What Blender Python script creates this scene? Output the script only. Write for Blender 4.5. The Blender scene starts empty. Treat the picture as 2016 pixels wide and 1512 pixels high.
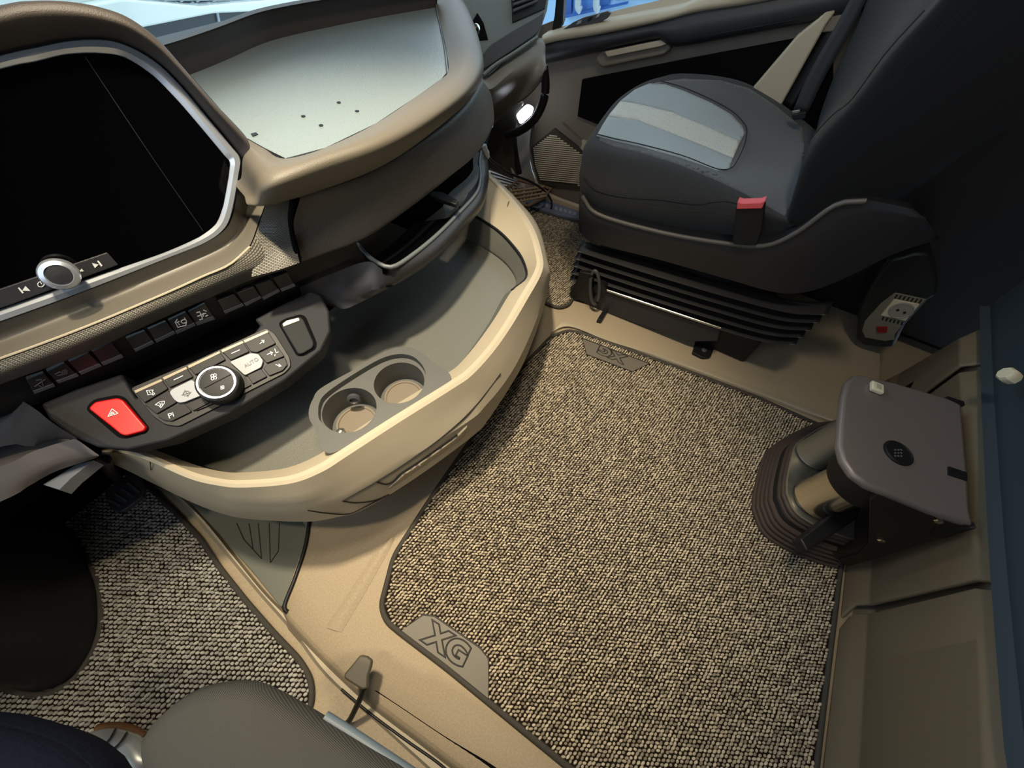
import bpy, bmesh, math, random
import numpy as np
from mathutils import Vector, Matrix, geometry
from mathutils.bvhtree import BVHTree
random.seed(7)
S = bpy.context.scene
COL = S.collection
V = Vector
# ------------------------------------------------------------------ camera (metres; x = towards passenger door, y = forward, z = up)
F = 757.0; CX, CY = 1008.0, 756.0
CAMZ = 1.0
_n = V((943 - CX, 1262 - CY, F)).normalized()
_X = 1740 - CX
_Y = -(_X * _n.x + F * _n.z) / _n.y
AX = V((_X, _Y, F)).normalized(); AZ = -_n; AY = AZ.cross(AX)
EYE = V((0, 0, CAMZ))
def ray(px, py):
    v = V((px - CX, py - CY, F)); return V((v.dot(AX), v.dot(AY), v.dot(AZ)))
def ZP(px, py, z=0.0):
    r = ray(px, py); return EYE + r * ((z - CAMZ) / r.z)
def XP(px, py, x):
    r = ray(px, py); return EYE + r * (x / r.x)
def YP(px, py, y):
    r = ray(px, py); return EYE + r * (y / r.y)
class Plane:
    def __init__(s, a, b, c):
        s.o = a; s.u = (b - a).normalized(); s.n = s.u.cross((c - a)).normalized()
        if s.n.dot(EYE - a) < 0: s.n = -s.n
        s.v = s.n.cross(s.u)
    def at(s, px, py, h=0.0):
        r = ray(px, py); o = s.o + s.n * h
        return EYE + r * ((o - EYE).dot(s.n) / r.dot(s.n))
camd = bpy.data.cameras.new('camera'); cam = bpy.data.objects.new('camera', camd); COL.objects.link(cam)
camd.sensor_width = 36; camd.lens = 36 * F / 2016; camd.clip_start = 0.02
# rows of world->cam: image right, image down, forward
R_ = Matrix(((AX.x, AX.y, AX.z), (AY.x, AY.y, AY.z), (AZ.x, AZ.y, AZ.z)))   # world = R_ @ cam(image coords)
right = R_ @ V((1, 0, 0)); down = R_ @ V((0, 1, 0)); fwd = R_ @ V((0, 0, 1))
cam.matrix_world = Matrix(((right.x, -down.x, -fwd.x, 0), (right.y, -down.y, -fwd.y, 0), (right.z, -down.z, -fwd.z, CAMZ), (0, 0, 0, 1)))
S.camera = cam
# ------------------------------------------------------------------ world, lamps, exposure
S.view_settings.view_transform = 'Standard'; S.view_settings.look = 'None'
S.view_settings.exposure = 0.0; S.view_settings.gamma = 1.0; S.view_settings.use_curve_mapping = False
W = bpy.data.worlds.new('hall_light'); S.world = W; W.use_nodes = True
W.node_tree.nodes['Background'].inputs[0].default_value = (0.70, 0.85, 1.0, 1)
W.node_tree.nodes['Background'].inputs[1].default_value = 2.3
def area(name, loc, target, size, power, col, sy=None):
    l = bpy.data.lights.new(name, 'AREA'); l.energy = power; l.color = col; l.size = size
    if sy: l.shape = 'RECTANGLE'; l.size_y = sy
    o = bpy.data.objects.new(name, l); COL.objects.link(o); o.location = loc
    o.rotation_euler = (V(target) - V(loc)).to_track_quat('-Z', 'Y').to_euler(); return o
def spot(name, loc, target, power, col, cone, blend, rad):
    l = bpy.data.lights.new(name, 'SPOT'); l.energy = power; l.color = col; l.spot_size = math.radians(cone); l.spot_blend = blend; l.shadow_soft_size = rad
    o = bpy.data.objects.new(name, l); COL.objects.link(o); o.location = loc
    o.rotation_euler = (V(target) - V(loc)).to_track_quat('-Z', 'Y').to_euler(); return o
area('cab_roof_lamp', (0.35, 0.10, 2.02), (0.35, 0.2, 0), 0.2, 9, (1.0, 0.87, 0.68))
spot('cab_reading_lamp', (0.30, 0.42, 1.95), (0.40, 0.27, 0), 190, (1.0, 0.86, 0.62), 54, .9, .05)
spot('cab_reading_lamp_driver', (-0.30, 0.30, 1.95), (-0.12, 0.42, 0), 42, (1.0, 0.84, 0.56), 36, .6, .04)

# ------------------------------------------------------------------ materials
def lin(c):
    return tuple(((v / 255) / 12.92 if v / 255 <= 0.04045 else ((v / 255 + 0.055) / 1.055) ** 2.4) for v in c)
MATS = {}
def mat(name, rgb, rough=0.6, metal=0.0, bump=None, var=None, coat=0.0, emit=None, spec=0.5, rand=0.0, trans=0.0, sheen=0.0):
    if name in MATS: return MATS[name]
    m = bpy.data.materials.new(name); m.use_nodes = True; nt = m.node_tree; N = nt.nodes; L = nt.links
    b = N['Principled BSDF']; c = lin(rgb)
    b.inputs['Base Color'].default_value = (*c, 1); b.inputs['Roughness'].default_value = rough
    b.inputs['Metallic'].default_value = metal; b.inputs['Coat Weight'].default_value = coat
    b.inputs['Specular IOR Level'].default_value = spec; b.inputs['Transmission Weight'].default_value = trans
    b.inputs['Sheen Weight'].default_value = sheen
    if emit: b.inputs['Emission Color'].default_value = (*lin(rgb), 1); b.inputs['Emission Strength'].default_value = emit
    tc = N.new('ShaderNodeTexCoord')
    if var:
        sc, amt = var; n = N.new('ShaderNodeTexNoise'); n.inputs['Scale'].default_value = sc; n.inputs['Detail'].default_value = 3
        L.new(tc.outputs['Object'], n.inputs['Vector'])
        mr = N.new('ShaderNodeMapRange'); mr.inputs[1].default_value = .3; mr.inputs[2].default_value = .7
        mr.inputs[3].default_value = 1 - amt; mr.inputs[4].default_value = 1 + amt; L.new(n.outputs['Fac'], mr.inputs[0])
        mx = N.new('ShaderNodeVectorMath'); mx.operation = 'SCALE'; mx.inputs[0].default_value = c
        L.new(mr.outputs[0], mx.inputs['Scale']); L.new(mx.outputs[0], b.inputs['Base Color'])
    if rand:
        g = N.new('ShaderNodeNewGeometry'); mr = N.new('ShaderNodeMapRange'); mr.inputs[3].default_value = 1 - rand; mr.inputs[4].default_value = 1 + rand
        L.new(g.outputs['Random Per Island'], mr.inputs[0])
        mx = N.new('ShaderNodeVectorMath'); mx.operation = 'SCALE'; mx.inputs[0].default_value = c
        L.new(mr.outputs[0], mx.inputs['Scale']); L.new(mx.outputs[0], b.inputs['Base Color'])
    if bump:
        kind, sc, st, dist = bump; bp = N.new('ShaderNodeBump'); bp.inputs['Strength'].default_value = st; bp.inputs['Distance'].default_value = dist
        if kind == 'noise':
            n = N.new('ShaderNodeTexNoise'); n.inputs['Scale'].default_value = sc; n.inputs['Detail'].default_value = 2
            L.new(tc.outputs['Object'], n.inputs['Vector']); L.new(n.outputs['Fac'], bp.inputs['Height'])
        elif kind == 'grain':
            n = N.new('ShaderNodeTexVoronoi'); n.inputs['Scale'].default_value = sc; L.new(tc.outputs['Object'], n.inputs['Vector']); L.new(n.outputs['Distance'], bp.inputs['Height'])
        elif kind == 'hex':      # staggered little cells on the surface's own uv (uv is in metres)
            n = N.new('ShaderNodeTexBrick'); n.inputs['Scale'].default_value = sc; n.inputs['Mortar Size'].default_value = .11; n.inputs['Mortar Smooth'].default_value = .8
            n.inputs['Brick Width'].default_value = .9; n.inputs['Row Height'].default_value = .42
            n.inputs['Color1'].default_value = n.inputs['Color2'].default_value = (1, 1, 1, 1); n.inputs['Mortar'].default_value = (0, 0, 0, 1)
            L.new(tc.outputs['UV'], n.inputs['Vector']); L.new(n.outputs['Color'], bp.inputs['Height'])
            mx = N.new('ShaderNodeMix'); mx.data_type = 'RGBA'; mx.inputs[6].default_value = (*[v * .35 for v in c], 1); mx.inputs[7].default_value = (*c, 1)
            L.new(n.outputs['Color'], mx.inputs[0]); L.new(mx.outputs[2], b.inputs['Base Color'])
        elif kind == 'wave':
            n = N.new('ShaderNodeTexWave'); n.inputs['Scale'].default_value = sc; L.new(tc.outputs['Object'], n.inputs['Vector']); L.new(n.outputs['Fac'], bp.inputs['Height'])
        L.new(bp.outputs[0], b.inputs['Normal'])
    MATS[name] = m; return m
tan = mat('tan_plastic', (182, 170, 148), .55, bump=('noise', 900, .25, .001), spec=.35)
tan_floor = mat('tan_floor_vinyl', (166, 150, 126), .6, bump=('noise', 700, .5, .0015), var=(300, .1), spec=.35)
tan_dark = mat('taupe_plastic', (118, 110, 98), .55, bump=('noise', 900, .25, .001), spec=.35)
taupe_soft = mat('taupe_soft_pad', (100, 93, 81), .5, bump=('noise', 800, .4, .001), spec=.5)
fascia_m = mat('taupe_fascia', (100, 95, 86), .42, bump=('noise', 900, .2, .001), spec=.5)
char = mat('charcoal_plastic', (44, 44, 48), .45, bump=('noise', 900, .3, .001), spec=.45)
char2 = mat('charcoal_plastic_light', (66, 67, 70), .5, bump=('noise', 900, .3, .001), spec=.45)
black = mat('black_plastic', (20, 20, 22), .5, bump=('noise', 900, .2, .001), spec=.4)
blackest = mat('black_void_and_shade', (8, 8, 10), .9, spec=.1)
hexm = mat('honeycomb_grain', (118, 113, 103), .42, bump=('hex', 190, 1.0, .003), spec=.5)
glossb = mat('display_glass', (3, 3, 5), .06, spec=.45)
silver = mat('satin_silver', (198, 204, 214), .34, metal=.7)
chrome = mat('polished_steel', (205, 200, 188), .18, metal=1.0)
steel = mat('brushed_steel', (190, 188, 178), .3, metal=.9, var=(30, .15))
whitem = mat('white_print', (225, 228, 230), .5)
greyp = mat('grey_print', (90, 92, 96), .5)
redm = mat('red_hazard_plastic', (192, 16, 20), .35)
pinkm = mat('red_buckle_button', (225, 90, 95), .4)
traym = mat('tray_mat_rubber', (122, 132, 132), .34, bump=('grain', 500, .35, .001), spec=.6)
linerm = mat('bin_liner_rubber', (104, 104, 98), .4, bump=('grain', 450, .4, .001), spec=.5)
cupm = mat('cup_holder_plastic', (82, 82, 79), .5, bump=('noise', 900, .3, .001))
nubm = mat('woven_loop_yarn', (172, 160, 140), .95, rand=.45, spec=.1)
nubm2 = mat('woven_loop_yarn_grey', (168, 165, 158), .95, rand=.28, spec=.1)
matbase = mat('mat_backing_yarn', (34, 28, 24), 1.0, spec=.05, bump=('noise', 600, 1, .002))
pipem = mat('mat_edge_tape', (62, 58, 52), .7, bump=('wave', 300, .4, .001))
badgem = mat('badge_rubber', (104, 98, 88), .55, bump=('noise', 700, .2, .001))
badge_line = mat('badge_groove', (34, 32, 30), .6)
seatb = mat('seat_side_fabric', (52, 52, 53), .85, bump=('wave', 260, .3, .001), sheen=.15, spec=.2)
seatmid = mat('seat_plain_fabric', (92, 94, 98), .9, bump=('noise', 900, .4, .001), sheen=.2, spec=.2)
seatg = mat('seat_grey_fabric', (160, 172, 178), .9, bump=('noise', 700, .4, .001), sheen=.3, spec=.2, var=(600, .12))
seatl = mat('seat_stripe_fabric', (200, 203, 198), .9, bump=('noise', 500, .6, .001), sheen=.3, spec=.2, var=(500, .2))
seambl = mat('seam_thread', (24, 24, 26), .8)
backseat = mat('seatback_fabric', (19, 20, 23), .9, bump=('wave', 240, .35, .001), sheen=.1, spec=.15)
bunkm = mat('bunk_panel_plastic', (112, 100, 82), .5, bump=('noise', 900, .25, .001), spec=.3)
mattm = mat('bunk_mattress_cloth', (54, 64, 72), .9, bump=('noise', 500, .3, .001), spec=.15)
bracketm = mat('bronze_grey_metal', (126, 116, 112), .42, metal=.35, bump=('noise', 900, .15, .0005))
darkmetal = mat('dark_bracket_metal', (46, 38, 34), .45, metal=.4)
rubber = mat('ribbed_rubber', (66, 56, 52), .45)
ivory = mat('ivory_plastic', (214, 204, 176), .45)
ventg = mat('grey_green_dash', (118, 128, 128), .5, bump=('grain', 450, .4, .001))
blueout = mat('blue_paint', (38, 84, 160), .35)
bluelt = mat('pale_blue_film', (150, 190, 225), .4)
whitepaint = mat('white_truck_paint', (228, 236, 232), .25, coat=.5)
hexdark = mat('grille_dark', (60, 66, 72), .5)
lampw = mat('step_lamp_lens', (235, 242, 255), .4, emit=9.0)
navy = mat('navy_cloth', (24, 27, 40), .95, bump=('noise', 200, .4, .003), spec=.1)
footm = mat('footrest_rubber', (98, 100, 92), .55)
dashd = mat('brown_hood_plastic', (66, 58, 52), .5, bump=('noise', 900, .3, .001))
hallfl = mat('hall_floor_grey', (120, 126, 130), .5)

# ------------------------------------------------------------------ object helpers
def wloc(o):
    l = V((0, 0, 0))
    while o is not None: l = l + o.location; o = o.parent
    return l
def tag(o, label=None, cat=None, group=None, kind=None):
    if label: o['label'] = label
    if cat: o['category'] = cat
    if group: o['group'] = group
    if kind: o['kind'] = kind
    return o
def thing(name, label, cat, loc, group=None):
    o = bpy.data.objects.new(name, None); COL.objects.link(o); o.location = loc; o.empty_display_size = .05
    return tag(o, label, cat, group)
def mobj(name, verts, faces, m, parent=None, smooth=True, angle=35, uv=None, bevel=0):
    off = wloc(parent) if parent else V((0, 0, 0))
    me = bpy.data.meshes.new(name)
    me.from_pydata([tuple(V(v) - off) for v in verts], [], faces)
    if uv is not None:
        ul = me.uv_layers.new(name='uv')
        for p in me.polygons:
            for li in p.loop_indices: ul.data[li].uv = uv[me.loops[li].vertex_index]
    me.materials.append(m)
    if smooth:
        me.polygons.foreach_set('use_smooth', [True] * len(me.polygons)); me.set_sharp_from_angle(angle=math.radians(angle))
    o = bpy.data.objects.new(name, me); COL.objects.link(o)
    if parent: o.parent = parent
    if bevel:
        b = o.modifiers.new('bevel', 'BEVEL'); b.width = bevel; b.segments = 3; b.limit_method = 'ANGLE'; b.angle_limit = math.radians(40)
    return o
def cr(pts, n):
    """catmull-rom through pts, n samples, uniform in index"""
    P = [V(p) for p in pts]
    if len(P) == 2: return [P[0].lerp(P[1], i / (n - 1)) for i in range(n)]
    out = []
    for i in range(n):
        t = i / (n - 1) * (len(P) - 1); k = min(int(t), len(P) - 2); t -= k
        p1, p2 = P[k], P[k + 1]; p0 = P[k - 1] if k else p1 * 2 - p2; p3 = P[k + 2] if k + 2 < len(P) else p2 * 2 - p1
        out.append(0.5 * ((2 * p1) + (p2 - p0) * t + (2 * p0 - 5 * p1 + 4 * p2 - p3) * t * t + (3 * p1 - p0 - 3 * p2 + p3) * t ** 3))
    return out
def arc(pts, n):
    d = cr(pts, len(pts) * 16); L = [0]
    for a, b in zip(d, d[1:]): L.append(L[-1] + (b - a).length)
    out = []; j = 0
    for i in range(n):
        s = L[-1] * i / (n - 1)
        while j < len(L) - 2 and L[j + 1] < s: j += 1
        t = (s - L[j]) / max(1e-9, L[j + 1] - L[j]); out.append(d[j].lerp(d[j + 1], t))
    return out
def Z(z, pts): return [ZP(p[0], p[1], (z[0] + (z[1] - z[0]) * i / (len(pts) - 1)) if isinstance(z, tuple) else z) for i, p in enumerate(pts)]
def X(x, pts): return [XP(p[0], p[1], x) for p in pts]
def Y(y, pts): return [YP(p[0], p[1], y) for p in pts]
def surf(name, rows, m, parent=None, nu=40, nv=3, sharp=False, thick=0, close=False, angle=40, idx=False):
    """surface through rows; nv = steps between rows; thick = solid thickness away from the eye"""
    R = [(cr(r, nu) if idx else arc(r, nu)) for r in rows]
    if sharp: G = []; [G.extend([[a.lerp(b, k / nv) for a, b in zip(R[i], R[i + 1])] for k in range(nv)]) for i in range(len(R) - 1)]; G.append(R[-1])
    else:
        M = (len(R) - 1) * nv + 1; cols = [cr([r[j] for r in R], M) for j in range(nu)]
        G = [[cols[j][i] for j in range(nu)] for i in range(M)]
    nr = len(G); verts = [p for g in G for p in g]; faces = []; uv = []
    vl = [0]
    for i in range(1, nr): vl.append(vl[-1] + (G[i][nu // 2] - G[i - 1][nu // 2]).length)
    mid = G[nr // 2]; ul = [0]
    for j in range(1, nu): ul.append(ul[-1] + (mid[j] - mid[j - 1]).length)
    for i in range(nr):
        for j in range(nu): uv.append((ul[j], vl[i]))
    for i in range(nr - 1):
        for j in range(nu - 1):
            a = i * nu + j; faces.append((a, a + 1, a + nu + 1, a + nu))
    if verts:   # orient to the eye
        c = sum(verts, V((0, 0, 0))) / len(verts); nrm = V((0, 0, 0))
        for f in faces[::7]:
            nrm += (verts[f[1]] - verts[f[0]]).cross(verts[f[3]] - verts[f[0]])
        if nrm.dot(EYE - c) < 0: faces = [tuple(reversed(f)) for f in faces]
    o = mobj(name, verts, faces, m, parent, True, angle, uv)
    if thick:
        s = o.modifiers.new('solid', 'SOLIDIFY'); s.thickness = thick; s.offset = -1; s.use_even_offset = False
    return o
def roundpoly(pts, r, n=5):
    out = []; N = len(pts)
    for i, p in enumerate(pts):
        a, b = pts[i - 1], pts[(i + 1) % N]; da = (a - p); db = (b - p)
        rr = min(r, da.length * .45, db.length * .45)
        s, e = p + da.normalized() * rr, p + db.normalized() * rr
        for k in range(n):
            t = k / (n - 1); out.append((s.lerp(p, t)).lerp(p.lerp(e, t), t))
    return out
def slab(name, pts, depth, m, parent=None, r=0, bevel=0, n=5):
    """flat outline pts (facing the eye) pushed away along vector depth"""
    if r: pts = roundpoly(pts, r, n)
    N = len(pts); depth = V(depth)
    nrm = V((0, 0, 0))
    for i in range(N): nrm += pts[i].cross(pts[(i + 1) % N])
    if nrm.dot(depth) > 0: pts = pts[::-1]
    verts = list(pts) + [p + depth for p in pts]
    faces = [tuple(range(N)), tuple(range(2 * N - 1, N - 1, -1))] + [(i, i + N, (i + 1) % N + N, (i + 1) % N) for i in range(N)]
    return mobj(name, verts, faces, m, parent, True, 30, None, bevel)
def box(name, lo, hi, m, parent=None, bevel=0.0):
    lo, hi = V(lo), V(hi)
    return slab(name, [V((lo.x, lo.y, hi.z)), V((hi.x, lo.y, hi.z)), V((hi.x, hi.y, hi.z)), V((lo.x, hi.y, hi.z))], (0, 0, lo.z - hi.z), m, parent, bevel=bevel)
def tube(name, pts, r, m, parent=None, n=8, seg=6, smooth=True, flat=1.0, close=False):
    P = arc(pts, seg * (len(pts) - 1) + 1) if smooth and len(pts) > 2 else [V(p) for p in pts]
    if close: P = [V(p) for p in pts]
    verts = []; faces = []; up = V((0, 0, 1)); M = len(P)
    for i, p in enumerate(P):
        t = ((P[(i + 1) % M] - P[i - 1]) if close else (P[min(i + 1, M - 1)] - P[max(i - 1, 0)])).normalized()
        a = t.cross(up); a = a.normalized() if a.length > 1e-4 else V((1, 0, 0)); b = a.cross(t).normalized()
        rr = r[min(i * len(r) // M, len(r) - 1)] if isinstance(r, (list, tuple)) else r
        for k in range(n):
            w = 2 * math.pi * k / n; verts.append(p + a * math.cos(w) * rr + b * math.sin(w) * rr * flat)
    for i in range(M if close else M - 1):
        for k in range(n): faces.append((i * n + k, i * n + (k + 1) % n, ((i + 1) % M) * n + (k + 1) % n, ((i + 1) % M) * n + k))
    if not close: faces += [tuple(range(n - 1, -1, -1)), tuple((M - 1) * n + k for k in range(n))]
    return mobj(name, verts, faces, m, parent, True, 50)
def lathe(name, c, axis, prof, m, parent=None, n=40):
    """prof: (radius, height) along axis from c; ends closed"""
    axis = V(axis).normalized(); a = axis.orthogonal().normalized(); b = axis.cross(a)
    verts = []; faces = []
    for r, h in prof:
        for k in range(n):
            w = 2 * math.pi * k / n; verts.append(c + axis * h + (a * math.cos(w) + b * math.sin(w)) * r)
    for i in range(len(prof) - 1):
        for k in range(n): faces.append((i * n + k, i * n + (k + 1) % n, (i + 1) * n + (k + 1) % n, (i + 1) * n + k))
    faces += [tuple(range(n - 1, -1, -1)), tuple((len(prof) - 1) * n + k for k in range(n))]
    return mobj(name, verts, faces, m, parent, True, 35)
def dome(name, pts, prof, m, parent=None, n=64, up=V((0, 0, 1)), bevel=0, c=None):
    """closed outline, rings scaled about its centre and lifted: prof = (scale, lift)"""
    ring = arc(list(pts) + [pts[0]], n + 1)[:-1]; c = c or sum(ring, V((0, 0, 0))) / n
    verts = []; faces = []
    for s, h in prof: verts += [c + (p - c) * s + up * h for p in ring]
    for i in range(len(prof) - 1):
        for k in range(n): faces.append((i * n + k, i * n + (k + 1) % n, (i + 1) * n + (k + 1) % n, (i + 1) * n + k))
    faces += [tuple(range(n - 1, -1, -1)), tuple((len(prof) - 1) * n + k for k in range(n))]
    o = mobj(name, verts, faces, m, parent, True, 50)
    bm = bmesh.new(); bm.from_mesh(o.data); bmesh.ops.recalc_face_normals(bm, faces=bm.faces); bm.to_mesh(o.data); bm.free()
    return o
def bvh_of(*objs):
    vs = []; fs = []
    dg = bpy.context.evaluated_depsgraph_get()
    for o in objs:
        me = o.evaluated_get(dg).data; k = len(vs); off = wloc(o)
        vs += [v.co + off for v in me.vertices]; fs += [tuple(k + i for i in p.vertices) for p in me.polygons]
    return BVHTree.FromPolygons(vs, fs)
def inside(p, poly):
    x, y = p; c = False; n = len(poly)
    for i in range(n):
        x1, y1 = poly[i][0], poly[i][1]; x2, y2 = poly[i - 1][0], poly[i - 1][1]
        if (y1 > y) != (y2 > y) and x < (x2 - x1) * (y - y1) / (y2 - y1) + x1: c = not c
    return c
def drape(name, outline, bvh, m, parent=None, step=9, off=.0015):
    """a thin patch lying on a built surface, its outline found by sight lines from the camera"""
    o2 = []
    for (a, b), (c, d) in zip(outline, outline[1:] + [outline[0]]):
        k = max(1, round(math.hypot(c - a, d - b) / step)); o2 += [V((a + (c - a) * i / k, b + (d - b) * i / k)) for i in range(k)]
    pts = list(o2); xs = [p.x for p in o2]; ys = [p.y for p in o2]
    y = min(ys)
    while y < max(ys):
        x = min(xs)
        while x < max(xs):
            if inside((x, y), o2) and min((q - V((x, y))).length for q in o2) > step * .4: pts.append(V((x, y)))
            x += step
        y += step
    r = geometry.delaunay_2d_cdt(pts, [(i, (i + 1) % len(o2)) for i in range(len(o2))], [], 1, 1e-4)
    vs = []; ok = []
    for p in r[0]:
        d = ray(p.x, p.y).normalized(); h = bvh.ray_cast(EYE, d)
        if h[0] is None: h = bvh.find_nearest(EYE + d * (vs[-1] - EYE).length if vs else EYE + d * 1.3)
        nn = h[1] if h[1].dot(d) < 0 else -h[1]
        vs.append(h[0] - d * off)
    fs = [tuple(f) for f in r[2]]
    fs = [f if (vs[f[1]] - vs[f[0]]).cross(vs[f[2]] - vs[f[0]]).dot(EYE - vs[f[0]]) > 0 else f[::-1] for f in fs]
    o = mobj(name, vs, fs, m, parent, True, 60)
    s = o.modifiers.new('solid', 'SOLIDIFY'); s.thickness = off * 1.5; s.offset = -1
    return o
def on(bvh, pts, off=.001):
    out = []
    for a, b in pts:
        d = ray(a, b).normalized(); h = bvh.ray_cast(EYE, d)
        if h[0] is None: h = bvh.find_nearest(EYE + d * 1.2)
        nn = h[1] if h[1].dot(d) < 0 else -h[1]; out.append(h[0] + nn * off)
    return out
def ribbons(name, pl, lines, w, m, parent, h=0.0, t=.0006, closed=()):
    """printed strokes on plane pl; lines are lists of sight-line points"""
    verts = []; faces = []
    for ln in lines:
        P = [pl.at(x, y, h) for x, y in ln]
        if len(P) > 2 and (P[0] - P[-1]).length < 1e-6 and len(ln) > 3 and False: pass
        for a, b in zip(P, P[1:]):
            d = (b - a); 
            if d.length < 1e-6: continue
            d.normalize(); s = pl.n.cross(d) * w / 2; a2, b2 = a - d * w * .3, b + d * w * .3; k = len(verts)
            verts += [a2 - s, b2 - s, b2 + s, a2 + s]; verts += [v + pl.n * t for v in verts[-4:]]
            faces += [(k + 4, k + 5, k + 6, k + 7), (k, k + 1, k + 5, k + 4), (k + 1, k + 2, k + 6, k + 5), (k + 2, k + 3, k + 7, k + 6), (k + 3, k, k + 4, k + 7)]
    return mobj(name, verts, faces, m, parent, False)
def text(name, s, origin, rt, up, size, m, parent, ext=.0006, align='CENTER', offset=0.0, outline=False, font_sx=1.0):
    cu = bpy.data.curves.new(name, 'FONT'); cu.body = s; cu.size = size; cu.align_x = align; cu.align_y = 'CENTER'; cu.extrude = ext; cu.offset = offset
    if outline: cu.fill_mode = 'NONE'; cu.extrude = 0; cu.bevel_depth = outline; cu.bevel_resolution = 1
    t = bpy.data.objects.new('tmp_text', cu); COL.objects.link(t); bpy.context.view_layer.update()
    me = bpy.data.meshes.new_from_object(t.evaluated_get(bpy.context.evaluated_depsgraph_get()))
    bpy.data.objects.remove(t); rt = V(rt).normalized(); up = V(up).normalized(); nn = rt.cross(up); off = wloc(parent)
    for v in me.vertices:
        c = v.co.copy(); v.co = origin + rt * c.x * font_sx + up * c.y + nn * c.z - off
    me.materials.clear(); me.materials.append(m)
    o = bpy.data.objects.new(name, me); COL.objects.link(o); o.parent = parent; return o
def cut(o, cutters):
    for c in cutters:
        b = o.modifiers.new('cut', 'BOOLEAN'); b.operation = 'DIFFERENCE'; b.object = c; b.solver = 'EXACT'
    bpy.context.view_layer.update()
    me = bpy.data.meshes.new_from_object(o.evaluated_get(bpy.context.evaluated_depsgraph_get()))
    o.modifiers.clear(); o.data = me
    me.polygons.foreach_set('use_smooth', [True] * len(me.polygons)); me.set_sharp_from_angle(angle=math.radians(35))
    for c in cutters: bpy.data.objects.remove(c)

# =================================================================== SETTING
# floor: engine-tunnel deck between the seats, step down to the driver's footwell
E1 = [(608, 1030), (585, 1110), (560, 1190), (572, 1212), (640, 1285), (729, 1368), (830, 1445), (919, 1512), (1040, 1600)]
deck_l = Z(0, E1)
deck_r = [V((1.66, .62 - i * .19, 0)) for i in range(len(E1))]
deck_l[0] = V((deck_l[0].x, deck_l[0].y, 0))
front_l = V((0.0, .95, 0)); 
dl = [V((0.05, .95, 0)), V((0.02, .7, 0))] + deck_l + [V((-.18, -.75, 0))]
dr = [V((1.66, .95 - i * 1.75 / (len(dl) - 1), 0)) for i in range(len(dl))]
low = [p + V((-.03, 0, -.05)) for p in dl]; lip = [p + V((-.008, 0, -.006)) for p in dl]
o = surf('floor', [low, lip, dl, [a.lerp(b, .1) for a, b in zip(dl, dr)], dr], tan_floor, None, nu=60, nv=4, sharp=True, angle=60); tag(o, 'tan vinyl engine tunnel deck under the mats', kind='structure')
o = box('floor', (-1.0, -1.1, -.11), (-.02, 1.2, -.052), tan_floor); tag(o, kind='structure')
o = box('floor', (-.3, -1.1, -.14), (1.72, 1.3, -.06), tan_floor); tag(o, kind='structure')
# tan sill strip between driver's mat and tunnel, with its groove
s1 = [(285, 925), (352, 985), (430, 1075), (505, 1165), (575, 1245), (640, 1330), (760, 1440), (860, 1530)]
s2 = [(325, 945), (400, 1015), (470, 1100), (530, 1172), (600, 1240), (690, 1325), (800, 1420), (905, 1512)]
o = surf('trim_1', [Z(-.05, s1), Z(-.03, [(a + 6, b - 2) for a, b in s1]), Z(-.03, [(a - 5, b + 3) for a, b in s2]), Z(-.05, s2)], tan, None, 50, 2, sharp=True); tag(o, 'tan sill strip beside the driver mat', kind='structure')
gro = [(560, 1190), (620, 1252), (680, 1305), (760, 1378), (850, 1450), (930, 1512)]
o = tube('trim_and_shade_strip', Z(-.03, [(672, 1357), (729, 1405), (800, 1458), (860, 1500), (900, 1535)]), .0025, black); tag(o, 'dark groove seal in the tan sill', kind='structure')
o = surf('trim_and_shade_strip', [Z(-.003, [(726, 1358), (760, 1378), (850, 1440), (925, 1500), (960, 1530)]), Z(.0015, [(742, 1360), (790, 1392), (880, 1452), (960, 1500), (1010, 1535)])], blackest, None, 20, 1); tag(o, 'dark strip painted as shade along the tunnel edge', kind='structure')  # black strip stands in for the shadow band beside the deck edge
# slight ridge between main mat and passenger seat
rg1 = [(1105, 632), (1130, 636), (1200, 665), (1350, 712), (1500, 768), (1620, 812), (1700, 840)]
rg2 = [(1085, 660), (1120, 645), (1190, 672), (1344, 724), (1495, 780), (1610, 824), (1690, 852)]
o = surf('trim_3', [Z(.002, rg1), Z(.012, [(a - 2, b + 6) for a, b in rg1]), Z(.012, [(a, b - 5) for a, b in rg2]), Z(.001, rg2)], tan, None, 50, 3); tag(o, 'raised tan ridge along the passenger side of the mat', kind='structure')
# crease ridge on tunnel in front of mat
o = surf('trim_4', [Z(.001, [(640, 1235), (690, 1160), (740, 1085), (765, 1060)]), Z(.006, [(655, 1240), (705, 1163), (752, 1085), (772, 1058)]), Z(.001, [(672, 1245), (718, 1168), (762, 1090), (776, 1062)])], tan_floor, None, 30, 4); tag(o, 'soft crease in the tunnel vinyl', kind='structure')
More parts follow.
